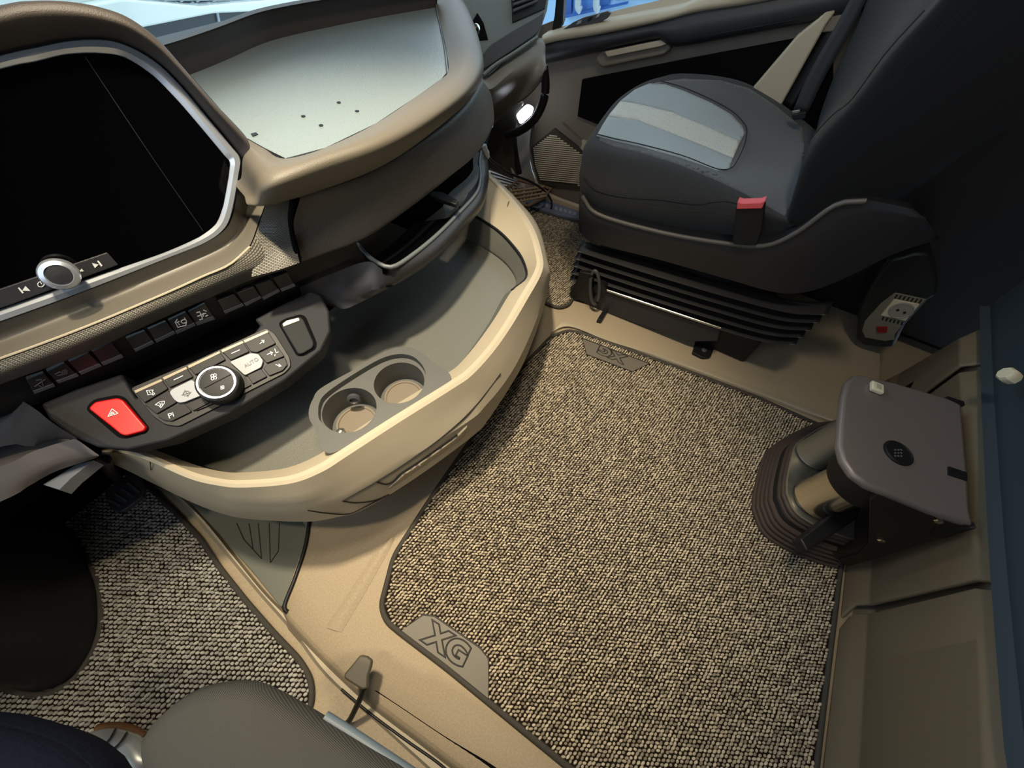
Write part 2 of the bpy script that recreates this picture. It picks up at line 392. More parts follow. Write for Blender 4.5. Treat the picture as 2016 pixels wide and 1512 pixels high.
# cab shell
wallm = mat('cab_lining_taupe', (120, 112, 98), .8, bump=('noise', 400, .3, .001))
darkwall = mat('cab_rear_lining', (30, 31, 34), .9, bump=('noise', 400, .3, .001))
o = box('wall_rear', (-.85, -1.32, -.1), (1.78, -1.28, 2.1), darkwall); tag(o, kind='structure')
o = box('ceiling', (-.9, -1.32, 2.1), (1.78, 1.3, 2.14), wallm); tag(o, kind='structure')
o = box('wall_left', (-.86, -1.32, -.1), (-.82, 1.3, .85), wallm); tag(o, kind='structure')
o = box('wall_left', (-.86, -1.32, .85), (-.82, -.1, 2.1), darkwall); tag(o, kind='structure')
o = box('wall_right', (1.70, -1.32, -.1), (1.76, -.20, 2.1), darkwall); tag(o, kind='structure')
o = box('wall_right', (1.70, -.22, 1.65), (1.76, 1.3, 2.1), wallm); tag(o, kind='structure')
o = box('wall_front', (-.86, 1.24, -.1), (1.76, 1.3, .64), black); tag(o, kind='structure')
o = box('wall_front', (-.86, 1.24, 1.75), (1.76, 1.3, 2.14), wallm); tag(o, kind='structure')
gl = bpy.data.materials.new('window_glass'); gl.use_nodes = True
_nt = gl.node_tree; _nt.nodes.remove(_nt.nodes['Principled BSDF'])
_t = _nt.nodes.new('ShaderNodeBsdfTransparent'); _t.inputs[0].default_value = (.93, .97, .96, 1)
_g = _nt.nodes.new('ShaderNodeBsdfGlossy'); _g.inputs['Roughness'].default_value = .02
_f = _nt.nodes.new('ShaderNodeFresnel'); _f.inputs[0].default_value = 1.3
_m = _nt.nodes.new('ShaderNodeMixShader'); _nt.links.new(_f.outputs[0], _m.inputs[0]); _nt.links.new(_t.outputs[0], _m.inputs[1]); _nt.links.new(_g.outputs[0], _m.inputs[2])
_nt.links.new(_m.outputs[0], _nt.nodes['Material Output'].inputs[0])
# A pillars
o = box('trim_5', (-.88, 1.2, .6), (-.80, 1.3, 2.1), wallm); tag(o, kind='structure')

# =================================================================== FLOOR MATS
def nubs(name, poly, holes, z, m, parent, ang, du, dv, hgt):
    """woven loops: little slanted pads in staggered rows"""
    u = V((math.cos(ang), math.sin(ang), 0)); v = V((-u.y, u.x, 0)); c = sum(poly, V((0, 0, 0))) / len(poly)
    P2 = [(p.x, p.y) for p in poly]; H2 = [[(p.x, p.y) for p in h] for h in holes]
    R = max((p - c).length for p in poly); pts = []
    nu_, nv_ = int(R / du) + 1, int(R / dv) + 1
    for j in range(-nv_, nv_ + 1):
        for i in range(-nu_, nu_ + 1):
            p = c + u * (i + (.5 if j % 2 else 0)) * du + v * j * dv
            q = (p.x, p.y)
            if inside(q, P2) and not any(inside(q, h) for h in H2):
                pts.append((p.x + random.gauss(0, .0005), p.y + random.gauss(0, .0005), random.gauss(0, .25), random.uniform(.75, 1.25)))
    A = np.array(pts); n = len(A); base = []
    for (rr, hh, cnt) in ((1.0, 0.0, 8), (.78, .7, 8)):
        for k in range(8):
            w = 2 * math.pi * k / 8; base.append((math.cos(w) * rr, math.sin(w) * rr, hh))
    base.append((0, 0, 1.0)); B = np.array(base); nb = len(B)
    fb = [(k, (k + 1) % 8, 8 + (k + 1) % 8) for k in range(8)] + [(k, 8 + (k + 1) % 8, 8 + k) for k in range(8)] + [(8 + k, 8 + (k + 1) % 8, 16) for k in range(8)]
    fb = np.array(fb); a0 = ang + math.radians(28)
    th = a0 + A[:, 2]; lx = B[None, :, 0] * du * .47 * A[:, 3, None]; ly = B[None, :, 1] * dv * .42
    xx = A[:, 0, None] + lx * np.cos(th)[:, None] - ly * np.sin(th)[:, None]
    yy = A[:, 1, None] + lx * np.sin(th)[:, None] + ly * np.cos(th)[:, None]
    zz = z + B[None, :, 2] * hgt * A[:, 3, None]
    off = wloc(parent); co = np.stack([xx - off.x, yy - off.y, zz - off.z], -1).reshape(-1, 3)
    fc = (fb[None] + (np.arange(n) * nb)[:, None, None]).reshape(-1, 3)
    me = bpy.data.meshes.new(name); me.vertices.add(len(co)); me.vertices.foreach_set('co', co.ravel().astype(np.float32))
    me.loops.add(fc.size); me.loops.foreach_set('vertex_index', fc.ravel().astype(np.int32)); me.polygons.add(len(fc))
    me.polygons.foreach_set('loop_start', (np.arange(len(fc)) * 3).astype(np.int32)); me.polygons.foreach_set('use_smooth', np.ones(len(fc), bool))
    me.materials.append(m); me.update(calc_edges=True)
    o = bpy.data.objects.new(name, me); COL.objects.link(o); o.parent = parent; tag(o, kind='stuff'); return o
MA = math.radians(0)
def px_angle(x, y, dx, dy):
    a = ZP(x, y, 0); b = ZP(x + dx, y + dy, 0); return math.atan2(b.y - a.y, b.x - a.x)
def floor_mat(label, out_px, z, badges, ang, du, dv, m, hgt=.0035, r=.03, group=None, cutout=None):
    pts = roundpoly([ZP(a, b, z) for a, b in out_px], r, 6)
    c = sum(pts, V((0, 0, 0))) / len(pts)
    t = thing('floor_mat', label, 'mat', V((c.x, c.y, z - .008)))
    slab('mat_backing', pts, (0, 0, -.008), matbase, t)
    tube('edge_piping', [p + V((0, 0, -.001)) for p in pts], .0062, pipem, t, n=8, close=True)
    holes = []
    for bd in badges:
        bp = [ZP(a, b, z + .003) for a, b in bd[0]]; holes.append(bp)
        b = slab('badge_plate', bp, (0, 0, -.004), badgem, t, bevel=.001)
        tube('badge_rim', [p + V((0, 0, .0005)) for p in bp], .0016, badge_line, b, n=6, close=True)
        if bd[1]:
            o_, rt, up, sz = bd[1]
            text('badge_letters', 'XG', o_ + V((0, 0, .0012)), rt, up, sz, badge_line, b, outline=.0015, font_sx=1.25, offset=.003)
    ins = [c + (p - c) * .988 for p in pts]
    nubs('woven_loops', ins, holes, z, m, t, ang, du, dv, hgt)
    return t
mat_px = [(750, 1192), (775, 1095), (830, 1008), (872, 945), (930, 862), (985, 785), (1035, 715), (1085, 662), (1120, 650), (1160, 660), (1344, 727), (1500, 786), (1602, 832), (1690, 866),
          (1672, 990), (1655, 1120), (1630, 1320), (1607, 1512), (1592, 1650), (1330, 1670), (1119, 1510), (990, 1405), (880, 1315), (785, 1243), (760, 1222)]
b1 = [(787, 1243), (833, 1210), (856, 1213), (945, 1275), (962, 1297), (962, 1378)]
b2 = [(1146, 666), (1155, 698), (1245, 732), (1279, 716)]
def mid_txt(p1, p2, upsign, s):   # centre and reading direction on the mat
    a, b = ZP(*p1, .011), ZP(*p2, .011); rt = (b - a).normalized(); up = V((-rt.y, rt.x, 0)) * upsign; return ((a + b) / 2, rt, up, s)
ang_main = px_angle(1250, 1050, 100, 9)
floor_mat('large woven beige grey mat with XG badges on the tunnel', mat_px, .009,
          [(b1, mid_txt((838, 1242), (925, 1301), 1, .053)), (b2, mid_txt((1238, 712), (1168, 682), 1, .05))], ang_main, .0090, .0061, nubm, r=.02)
dm_px = [(150, 905), (240, 925), (290, 957), (345, 1010), (395, 1062), (432, 1118), (485, 1185), (540, 1248), (590, 1300), (613, 1340), (614, 1390), (575, 1450), (470, 1560), (200, 1600), (0, 1520), (-120, 1440), (-120, 1330), (0, 1352),
         (55, 1370), (100, 1366), (148, 1338), (185, 1282), (200, 1230), (195, 1150), (150, 1050), (60, 1000)]
floor_mat('woven grey mat in the dark driver footwell below the pedals', dm_px, -.045, [], px_angle(300, 1250, 100, 4), .0098, .0080, nubm2, r=.02, hgt=.004)
pm_px = [(1020, 402), (1060, 418), (1105, 430), (1170, 450), (1180, 560), (1150, 556), (1131, 580), (1120, 600), (1102, 606), (1075, 598), (1040, 560), (980, 450)]
floor_mat('woven mat at the passenger footwell beside the seat base', pm_px, .009, [], ang_main, .0090, .0061, nubm, r=.02)
# grey footrest panel beside the sill
t = thing('footrest', 'grey ribbed plastic footrest panel under the storage bin', 'footrest', ZP(520, 1080, -.02))
fr = [(370, 985), (460, 1000), (560, 1010), (606, 1022), (600, 1075), (582, 1130), (562, 1182), (553, 1196), (500, 1130), (430, 1050)]
slab('footrest_panel', [ZP(a, b, -.012) for a, b in fr], (0, 0, -.02), footm, t, bevel=.002)
for k, (a, b) in enumerate([((466, 1030), (480, 1062)), ((490, 1030), (498, 1080)), ((508, 1030), (515, 1100)), ((530, 1030), (532, 1108)), ((550, 1030), (548, 1085)), ((480, 1062), (515, 1100)), ((532, 1108), (548, 1085))]):
    tube('groove', [ZP(*a, -.011), ZP(*b, -.011)], .001, badge_line, t, n=5)
tube('rubber_seal', Z(.002, [(609, 1028), (600, 1080), (580, 1140), (560, 1192), (566, 1205)]), .0045, black, t)

# =================================================================== BUNK (rear)
bt = thing('bunk_locker', 'taupe moulded locker front under the rear bunk', 'locker', V((.6, -.68, 0)))
# columns: far end, upper seam, lower seam, off frame; rows a..e
colsP = {
 'far':  [(1742, 752), (1757, 744), (1775, 735), (1892, 667), (1948, 640)],
 'up0':  [(1716, 850), (1735, 836), (1752, 826), (1891, 722), (1951, 716)],
 'up1':  [(1713, 862), (1733, 846), (1752, 836), (1891, 735), (1952, 728)],
 'mid':  [(1678, 1010), (1703, 998), (1728, 990), (1910, 945), (1960, 940)],
 'lo0':  [(1657, 1218), (1686, 1192), (1716, 1192), (1925, 1144), (1975, 1150)],
 'lo1':  [(1655, 1240), (1684, 1208), (1713, 1210), (1926, 1160), (1976, 1166)],
 'bot':  [(1598, 1700), (1650, 1700), (1688, 1700), (1950, 1700), (2035, 1700)]}
zs = [0.0, .03, .055, .34, .372]
def colrow(k, push=0): return [ZP(p[0], p[1], z) + V((0, -push, 0)) for p, z in zip(colsP[k], zs)] + [ZP(colsP[k][-1][0], colsP[k][-1][1], zs[-1]) + V((0, -.35, 0))]
def bunkpanel(keys):
    rows = [colrow(k) for k in keys]
    if keys[-1] == 'bot': rows.append([p + (p - q) * ((-.8 - p.x) / (p.x - q.x)) for p, q in zip(rows[-1], rows[0])])
    verts = []; faces = []; n = 6
    rr = []
    for i in range(len(rows) - 1):
        st = 8
        for k in range(st): rr.append([a.lerp(b, k / st) for a, b in zip(rows[i], rows[i + 1])])
    rr.append(rows[-1])
    for r in rr: verts += r
    for i in range(len(rr) - 1):
        for j in range(n - 1): faces.append((i * n + j, i * n + j + 1, (i + 1) * n + j + 1, (i + 1) * n + j))
    bv = mobj('locker_panel', verts, faces, bunkm, bt, True, 60)
    s = bv.modifiers.new('solid', 'SOLIDIFY'); s.thickness = .01; s.offset = 0
    b = bv.modifiers.new('bevel', 'BEVEL'); b.width = .012; b.segments = 3; b.limit_method = 'ANGLE'; b.angle_limit = math.radians(25)
bunkpanel(['far', 'up0']); bunkpanel(['up1', 'mid', 'lo0']); bunkpanel(['lo1', 'bot'])
rows = [[p + V((0, 0, 0)) for p in colrow(k, .022)] for k in ('far', 'up0', 'mid', 'lo0', 'bot')]
o = surf('locker_carcass', rows, tan_dark, bt, nu=12, nv=4, sharp=True)
box('locker_end', (1.14, -1.2, 0), (1.16, -.76, .34), blackest, bt)
mt = thing('bunk_mattress', 'blue grey bunk mattress above the taupe locker', 'mattress', V((.6, -.95, .37)))
e0 = [ZP(1945, 600, .385), ZP(1950, 745, .385), ZP(1962, 940, .385), ZP(1978, 1150, .385), ZP(2014, 1512, .385), ZP(2040, 1700, .385)]
e0.append(e0[-1] + (e0[-1] - e0[-3]) * ((-.8 - e0[-1].x) / (e0[-1].x - e0[-3].x)))
e0 = [p + V((0, -.005, 0)) for p in e0]
surf('mattress_body', [[p + V((0, -.4, -.01)) for p in e0], [p + V((0, -.02, -.012)) for p in e0], e0, [p + V((0, .004, .04)) for p in e0], [p + V((0, .004, .10)) for p in e0], [p + V((0, -.04, .13)) for p in e0], [p + V((0, -.5, .13)) for p in e0]], mattm, mt, 40, 5)
pg = thing('mattress_peg', 'ivory octagonal peg on the blue grey mattress edge', 'peg', XP(1980, 738, .97))
lathe('peg_head', YP(1984, 738, -.655), (0, 1, .25), [(.013, -.014), (.015, -.004), (.015, .004), (.012, .008)], ivory, pg, n=8)
# dark storage space behind the passenger seat
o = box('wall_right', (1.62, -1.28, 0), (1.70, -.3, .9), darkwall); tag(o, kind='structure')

# =================================================================== TABLE PEDESTAL UNIT ON THE BUNK LOCKER
tp = thing('pedestal_unit', 'metal pedestal with grey top plate, steel cylinders and ribbed rubber foot', 'bracket', V((.68, -.56, 0)))
pl = [(1681, 738), (1697, 737), (1761, 752), (1864, 782), (1895, 794), (1902, 870), (1908, 937), (1912, 1008), (1920, 1036), (1838, 1008), (1760, 976), (1712, 958), (1680, 935), (1660, 905), (1652, 875), (1655, 830), (1660, 780), (1667, 751)]
slab('top_plate', [ZP(a, b, .365) for a, b in pl], (0, 0, -.018), bracketm, tp, bevel=.007)
lathe('button', ZP(1768, 892, .366), (0, 0, 1), [(.026, -.004), (.026, .002), (.0225, .0035), (.022, .002)], black, tp, n=36)
for k in range(3):
    for j in range(3): lathe('button_mark', ZP(1762 + j * 6, 886 + k * 6, .3685) , (0, 0, 1), [(.0018, 0), (.0018, .001)], greyp, tp, n=8)
c = ZP(1722, 766, .366); box('catch', c + V((-.013, -.012, 0)), c + V((.013, .012, .010)), ivory, tp, bevel=.003); box('catch_recess', c + V((-.006, -.005, .0095)), c + V((.006, .005, .0115)), mat('catch_grey', (170, 164, 150), .5), tp, bevel=.001)
slab('clip', [ZP(a, b, .368) for a, b in ((1868, 918), (1904, 930), (1905, 946), (1868, 934))], (0, 0, -.006), black, tp)
slab('hinge', [ZP(a, b, .37) for a, b in ((1866, 780), (1898, 790), (1900, 798), (1896, 796))], (0, 0, -.014), black, tp)
# body under the plate
sp = [XP(1922, 1042, .565), XP(1838, 1010, .565), XP(1730, 972, .565), XP(1712, 985, .565), XP(1710, 1072, .565), XP(1690, 1092, .565), XP(1650, 1104, .565), XP(1668, 1118, .565)]
slab('side_plate', [V((.566, p.y, p.z)) for p in sp], (.012, 0, 0), darkmetal, tp, bevel=.002)
box('rear_plate', (.57, -.665, .03), (.87, -.645, .345), darkmetal, tp)
for q in ((1847, 1023), (1735, 1062)):
    lathe('bolt', XP(*q, .562), (-1, 0, 0), [(.007, -.003), (.007, .004), (.005, .006)], chrome, tp, n=6)
slab('side_notch', [XP(a, b, .563) for a, b in ((1838, 1042), (1922, 1040), (1860, 1060), (1830, 1052))], (.004, 0, 0), black, tp)
# ribbed rubber foot: stacked rings
foot = [ZP(a, b, .03) for a, b in ((1486, 1000), (1489, 965), (1500, 920), (1512, 888), (1535, 868), (1575, 845), (1620, 828))] + [V((.93, -.60, .03)), V((.90, -.655, .03)), V((.70, -.675, .03)), V((.575, -.675, .03))] + [ZP(a, b, .03) for a, b in ((1655, 1116), (1600, 1100), (1545, 1075), (1505, 1045))]
fc = sum(foot, V((0, 0, 0))) / len(foot)
for k in range(5):
    s = 1 - k * .028; h = k * .0125 - .018
    dome('rubber_rib', foot, [(s * .93, h), (s, h + .002), (s * 1.005, h + .0055), (s, h + .009), (s * .93, h + .011)], rubber, tp, 72, c=fc)
dome('foot_step', foot, [(.83, .03), (.83, .055), (.80, .06)], black, tp, 72, c=fc)
for k in range(2): dome('rubber_rib', foot, [(.78, .058 + k * .012), (.835 - k * .02, .060 + k * .012), (.835 - k * .02, .066 + k * .012), (.78, .068 + k * .012)], rubber, tp, 72, c=fc)
dome('base_plate', foot, [(.76, .078), (.785, .082), (.79, .088), (.78, .091)], steel, tp, 72, c=fc)
cA = ZP(1592, 985, .125); cB = ZP(1600, 900, .125)
lathe('steel_cylinder', cA + V((0.01, -.012, 0)), (0, 0, 1), [(.048, 0), (.046, .003), (.046, .15)], chrome, tp, 48)
lathe('cylinder_collar', cA + V((0.01, -.012, .12)), (0, 0, 1), [(.047, 0), (.058, .001), (.06, .01), (.06, .11)], black, tp, 48)
lathe('steel_cylinder', cB + V((.01, -.002, 0)), (0, 0, 1), [(.043, 0), (.041, .003), (.041, .22)], mat('dull_steel', (150, 144, 130), .4, metal=.7), tp, 48)
lv = [(1700, 990), (1655, 985), (1640, 1010), (1575, 1060), (1590, 1085), (1645, 1050), (1690, 1020)]
slab('locking_lever', [ZP(a, b, .16) for a, b in lv], (0, 0, -.03), black, tp, bevel=.004)

# =================================================================== SOCKET UNIT BEHIND THE PASSENGER SEAT
su = thing('socket_unit', 'black power unit with white round socket and red switch behind the seat', 'power unit', XP(1700, 675, 1.42))
bp_ = [(1686, 668), (1689, 615), (1708, 572), (1729, 536), (1751, 512), (1800, 498), (1830, 500), (1846, 551), (1845, 582), (1827, 592), (1783, 640), (1760, 684), (1735, 686), (1700, 680)]
sock_body = mat('power_unit_green_black', (34, 38, 36), .4)
slab('unit_body', [XP(a, b, 1.42) for a, b in bp_], (.12, 0, 0), sock_body, su, bevel=.01)
fp = [(1697, 651), (1703, 632), (1735, 597), (1762, 577), (1823, 590), (1783, 632), (1762, 658), (1761, 669), (1742, 672), (1703, 665)]
slab('face_plate', [XP(a, b, 1.415) for a, b in fp], (.006, 0, 0), mat('power_unit_cream', (120, 116, 100), .5), su, bevel=.002)
q = slab('socket_plate', [XP(a, b, 1.41) for a, b in ((1760, 590), (1810, 600), (1783, 632), (1734, 621))], (.006, 0, 0), ivory, su, bevel=.001)
ctr = XP(1774, 612, 1.408)
lathe('socket_ring', ctr, (-1, 0, 0), [(.03, -.002), (.03, .002), (.027, .003), (.0255, .0005)], mat('socket_inner', (150, 146, 134), .5), q, 32)
for dy in (-.01, .01): lathe('pin_hole', ctr + V((-.002, dy, 0)), (-1, 0, 0), [(.004, 0), (.004, .002)], black, q, 10)
slab('power_switch', [XP(a, b, 1.408) for a, b in ((1726, 645), (1747, 645), (1746, 655), (1727, 655))], (.008, 0, 0), mat('dim_red', (130, 20, 24), .5), su)
for k in range(7):
    slab('vent_slot', [XP(1765 + k * 8, 580 + k * 1.6, 1.4135), XP(1768 + k * 8, 580.5 + k * 1.6, 1.4135), XP(1763 + k * 8, 588 + k * 1.6, 1.4135), XP(1760 + k * 8, 587 + k * 1.6, 1.4135)], (.002, 0, 0), black, su)
for k in range(6):
    slab('vent_slot', [XP(1738 + k * 7.5, 624 + k * 1.9, 1.4135), XP(1741 + k * 7.5, 625 + k * 1.9, 1.4135), XP(1738 + k * 7.5, 631 + k * 1.9, 1.4135), XP(1735 + k * 7.5, 630 + k * 1.9, 1.4135)], (.002, 0, 0), black, su)

# =================================================================== PASSENGER SEAT
ps = thing('passenger_seat', 'dark fabric passenger seat with grey striped cushion on a black bellows base', 'seat', V((1.36, .05, 0)))
cols = [
 (1.10, [(1155, 398), (1148, 396), (1200, 418), (1300, 438), (1400, 452), (1470, 462), (1570, 455)]),
 (1.085, [(1152, 368), (1142, 350), (1195, 385), (1300, 400), (1400, 408), (1470, 418), (1570, 440)]),
 (1.10, [(1156, 340), (1146, 322), (1200, 352), (1300, 362), (1400, 378), (1465, 396), (1575, 430)]),
 (1.14, [(1162, 310), (1152, 288), (1215, 306), (1300, 320), (1390, 343), (1465, 370), (1585, 405)]),
 (1.20, [(1182, 280), (1168, 262), (1230, 281), (1310, 298), (1400, 328), (1480, 350), (1597, 375)]),
 (1.29, [(1210, 250), (1190, 228), (1258, 243), (1340, 270), (1430, 305), (1500, 325), (1603, 345)]),
 (1.38, [(1240, 215), (1220, 193), (1290, 207), (1370, 232), (1455, 268), (1515, 292), (1606, 318)]),
 (1.47, [(1280, 185), (1262, 165), (1330, 174), (1400, 196), (1470, 235), (1530, 262), (1608, 295)]),
 (1.55, [(1320, 165), (1300, 152), (1370, 157), (1440, 175), (1500, 203), (1550, 235), (1610, 275)]),
 (1.61, [(1350, 158), (1335, 147), (1400, 149), (1465, 162), (1520, 192), (1560, 220), (1611, 262)]),
]
rows = [X(x, p) for x, p in cols]
last = rows[-1]; rows.append([V((1.625, p.y, p.z - .05)) for p in last]); rows.append([V((1.61, p.y, .33)) for p in last])
first = rows[0]; rows.insert(0, [V((1.14, p.y, .33)) for p in first])
cush = surf('seat_cushion', rows, seatb, ps, nu=48, nv=5, idx=True, angle=80)
CB = bvh_of(cush)
drape('cushion_panel', [(1185, 250), (1212, 216), (1252, 182), (1292, 162), (1345, 155), (1418, 158), (1476, 174), (1530, 210), (1580, 252), (1584, 290), (1578, 345), (1560, 405), (1545, 425), (1460, 378), (1400, 350), (1340, 325), (1260, 300), (1205, 288), (1180, 276)], CB, seatmid, ps, 6, .001)
drape('seat_insert', [(1175, 266), (1188, 243), (1197, 229), (1256, 237), (1322, 262), (1378, 284), (1443, 311), (1436, 333), (1412, 336), (1340, 309), (1260, 287), (1210, 276)], CB, seatg, ps, 6, .005)
drape('seat_insert', [(1222, 198), (1250, 176), (1278, 164), (1310, 166), (1345, 178), (1400, 202), (1440, 225), (1462, 248), (1467, 262), (1459, 277), (1392, 247), (1322, 219), (1256, 203)], CB, seatg, ps, 6, .005)
drape('stripe_insert', [(1198, 227), (1221, 199), (1256, 204), (1322, 220), (1392, 248), (1458, 278), (1444, 310), (1378, 283), (1322, 261), (1256, 236)], CB, seatl, ps, 6, .0055)
tube('seam', on(CB, [(1175, 268), (1210, 277), (1260, 288), (1340, 310), (1410, 337), (1437, 335), (1448, 322), (1463, 290), (1468, 262), (1462, 247), (1440, 224), (1400, 201), (1345, 177), (1300, 164)], .006), .0013, seambl, ps, 5)
tube('seam', on(CB, [(1150, 350), (1175, 375), (1230, 388), (1300, 393), (1370, 402), (1400, 398), (1440, 398), (1500, 420)], .001), .0013, seambl, ps, 5)
# backrest
BR = [
 (1.13, [(1640, 470), (1765, 400), (1910, 300), (2016, 240), (2090, 165), (2120, 20)]),
 (1.08, [(1600, 450), (1700, 370), (1830, 265), (1930, 190), (2050, 100), (2180, 0)]),
 (1.085, [(1548, 438), (1600, 330), (1700, 215), (1790, 110), (1880, 5), (1970, -100)]),
 (1.13, [(1560, 400), (1592, 290), (1676, 193), (1745, 102), (1828, 12), (1910, -90)]),
 (1.22, [(1590, 330), (1602, 268), (1668, 172), (1735, 80), (1800, -5), (1870, -100)]),
 (1.40, [(1600, 300), (1612, 245), (1655, 150), (1712, 50), (1750, -20), (1800, -110)]),
 (1.56, [(1604, 275), (1614, 228), (1642, 150), (1690, 45), (1715, -20), (1750, -110)]),
 (1.61, [(1606, 265), (1620, 215), (1650, 150), (1700, 45), (1725, -20), (1760, -110)]),
]
rows = [X(x, p) for x, p in BR]
rows.insert(0, [p + V((.15, -.02, 0)) for p in rows[0]])
surf('backrest', rows, backseat, ps, nu=40, nv=5, idx=True, angle=80, thick=.01)
tube('seam', X(1.078, [(1600, 268), (1640, 225), (1677, 195), (1744, 104), (1820, 20)]), .0014, seambl, ps, 5)
# seat shell
sh0 = [(1150, 380), (1190, 408), (1300, 436), (1400, 452), (1500, 458), (1560, 432), (1640, 386), (1700, 378), (1790, 395)]
sh1 = [(1143, 380), (1178, 420), (1300, 455), (1420, 476), (1505, 482), (1570, 455), (1645, 402), (1705, 394), (1800, 412)]
sh2 = [(1140, 395), (1172, 436), (1300, 472), (1420, 494), (1510, 500), (1590, 480), (1660, 440), (1720, 420), (1820, 430)]
sh3 = [(1140, 455), (1170, 478), (1300, 512), (1420, 546), (1530, 576), (1600, 572), (1680, 540), (1760, 500), (1850, 470)]
surf('seat_shell', [X(1.12, sh0), X(1.06, sh1), X(1.055, sh2), X(1.07, sh3), [p + V((.08, 0, -.01)) for p in X(1.07, sh3)]], mat('seat_shell_plastic', (34, 34, 38), .4, bump=('noise', 900, .2, .001)), ps, 48, 3, sharp=True, thick=.008, angle=30)
# bellows
fr_ = X(1.10, [(1143, 470), (1200, 488), (1320, 525), (1440, 562), (1570, 590), (1640, 585)])
rows = []
for k in range(6):
    z0 = k * .031
    base = [V((p.x, p.y, p.z)) for p in X(1.10, [(1143, 478), (1200, 496), (1320, 532), (1440, 566), (1560, 596), (1640, 600)])]
    rows.append([V((1.115, p.y, p.z - z0)) for p in base])
    if k < 5: rows.append([V((1.078, p.y, p.z - z0 - .015)) for p in base]); rows.append([V((1.078, p.y, p.z - z0 - .019)) for p in base])
surf('bellows', rows, mat('bellows_rubber', (30, 29, 30), .38), ps, 40, 3, sharp=False, thick=.003, angle=50)
tube('ledge_reflection', X(1.056, [(1146, 386), (1178, 422), (1300, 457), (1420, 478), (1505, 484), (1570, 457), (1645, 404), (1705, 396)]), .006, mat('shell_ledge_reflection', (86, 82, 76), .5), ps, 8)  # beige reflection along the shell's top ledge, painted as a paler tube
box('seat_base', (1.12, -.36, .0), (1.60, .27, .14), black, ps, bevel=.01)
slab('rail_plate', [V((1.075, p.y, p.z)) for p in [XP(1138, 545, 1.075), XP(1195, 572, 1.075), XP(1419, 647, 1.075), XP(1412, 672, 1.075), XP(1358, 673, 1.075), XP(1175, 609, 1.075), XP(1131, 594, 1.075)]], (.05, 0, 0), char, ps, bevel=.003)
slab('rail_foot', [ZP(a, b, .012) for a, b in ((1372, 665), (1412, 672), (1399, 703), (1385, 704), (1364, 694))], (0, 0, -.012), black, ps, r=.006, bevel=.002)
lathe('bolt', ZP(1386, 690, .012), (0, 0, 1), [(.009, -.002), (.009, .003), (.006, .005)], char2, ps, 12)
tube('slide_rod', [XP(1195, 571, 1.068), XP(1419, 646, 1.068)], .005, chrome, ps, 10, smooth=False)
lp = [XP(1171 + 9 * math.cos(a), 566 + 33 * math.sin(a), 1.045) for a in [2 * math.pi * k / 28 for k in range(28)]]
tube('lever_ring', lp, .006, char2, ps, 8, close=True)
lathe('ring_hub', XP(1182, 568, 1.06), (-1, 0, 0), [(.022, -.02), (.022, .006), (.008, .012)], black, ps, 20)
slab('rail_bracket', [XP(a, b, 1.06) for a, b in ((1140, 535), (1165, 540), (1168, 590), (1128, 590), (1120, 578), (1136, 550))], (.02, 0, 0), black, ps, bevel=.003)
slab('floor_hook', [ZP(a, b, .02) for a, b in ((1190, 606), (1198, 608), (1185, 630), (1176, 628))], (0, 0, -.018), black, ps, bevel=.002)
# buckles
bk = thing('seat_buckle', 'black seat belt buckle with bright red button beside the passenger cushion', 'buckle', XP(1470, 480, 1.035))
slab('buckle_body', [XP(a, b, 1.035) for a, b in ((1449, 404), (1506, 402), (1502, 445), (1492, 482), (1442, 482), (1446, 440))], (.022, 0, 0), black, bk, r=.008, bevel=.003)
slab('release_button', [XP(a, b, 1.028) for a, b in ((1452, 397), (1461, 400), (1496, 399), (1507, 395), (1500, 411), (1450, 412))], (.026, 0, 0), pinkm, bk, bevel=.002)
bk = thing('belt_tongue', 'small chrome buckle tongue at the far back corner of the passenger seat', 'buckle', XP(1572, 228, 1.5))
slab('tongue_plate', [XP(a, b, 1.5) for a, b in ((1559, 219), (1575, 216), (1576, 222), (1560, 225))], (.012, 0, 0), chrome, bk, bevel=.001)
slab('buckle_body', [XP(a, b, 1.5) for a, b in ((1558, 226), (1588, 221), (1586, 234), (1562, 237))], (.02, 0, 0), black, bk, bevel=.002)
sb = thing('seat_belt', 'black seat belt webbing hanging beside the passenger backrest', 'seat belt', XP(1560, 215, 1.62))
beltm = mat('belt_webbing', (46, 48, 52), .6, bump=('wave', 400, .3, .001))
surf('webbing', [X(1.62, [(1534, 203), (1590, 110), (1650, 10), (1690, -60)]), X(1.60, [(1556, 214), (1612, 125), (1680, 10), (1720, -60)])], black, sb, 20, 3, thick=.003)
surf('webbing', [X(1.57, [(1562, 215), (1590, 150), (1640, 60), (1690, -30)]), X(1.57, [(1590, 222), (1625, 150), (1675, 60), (1720, -30)])], beltm, sb, 20, 3, thick=.003)

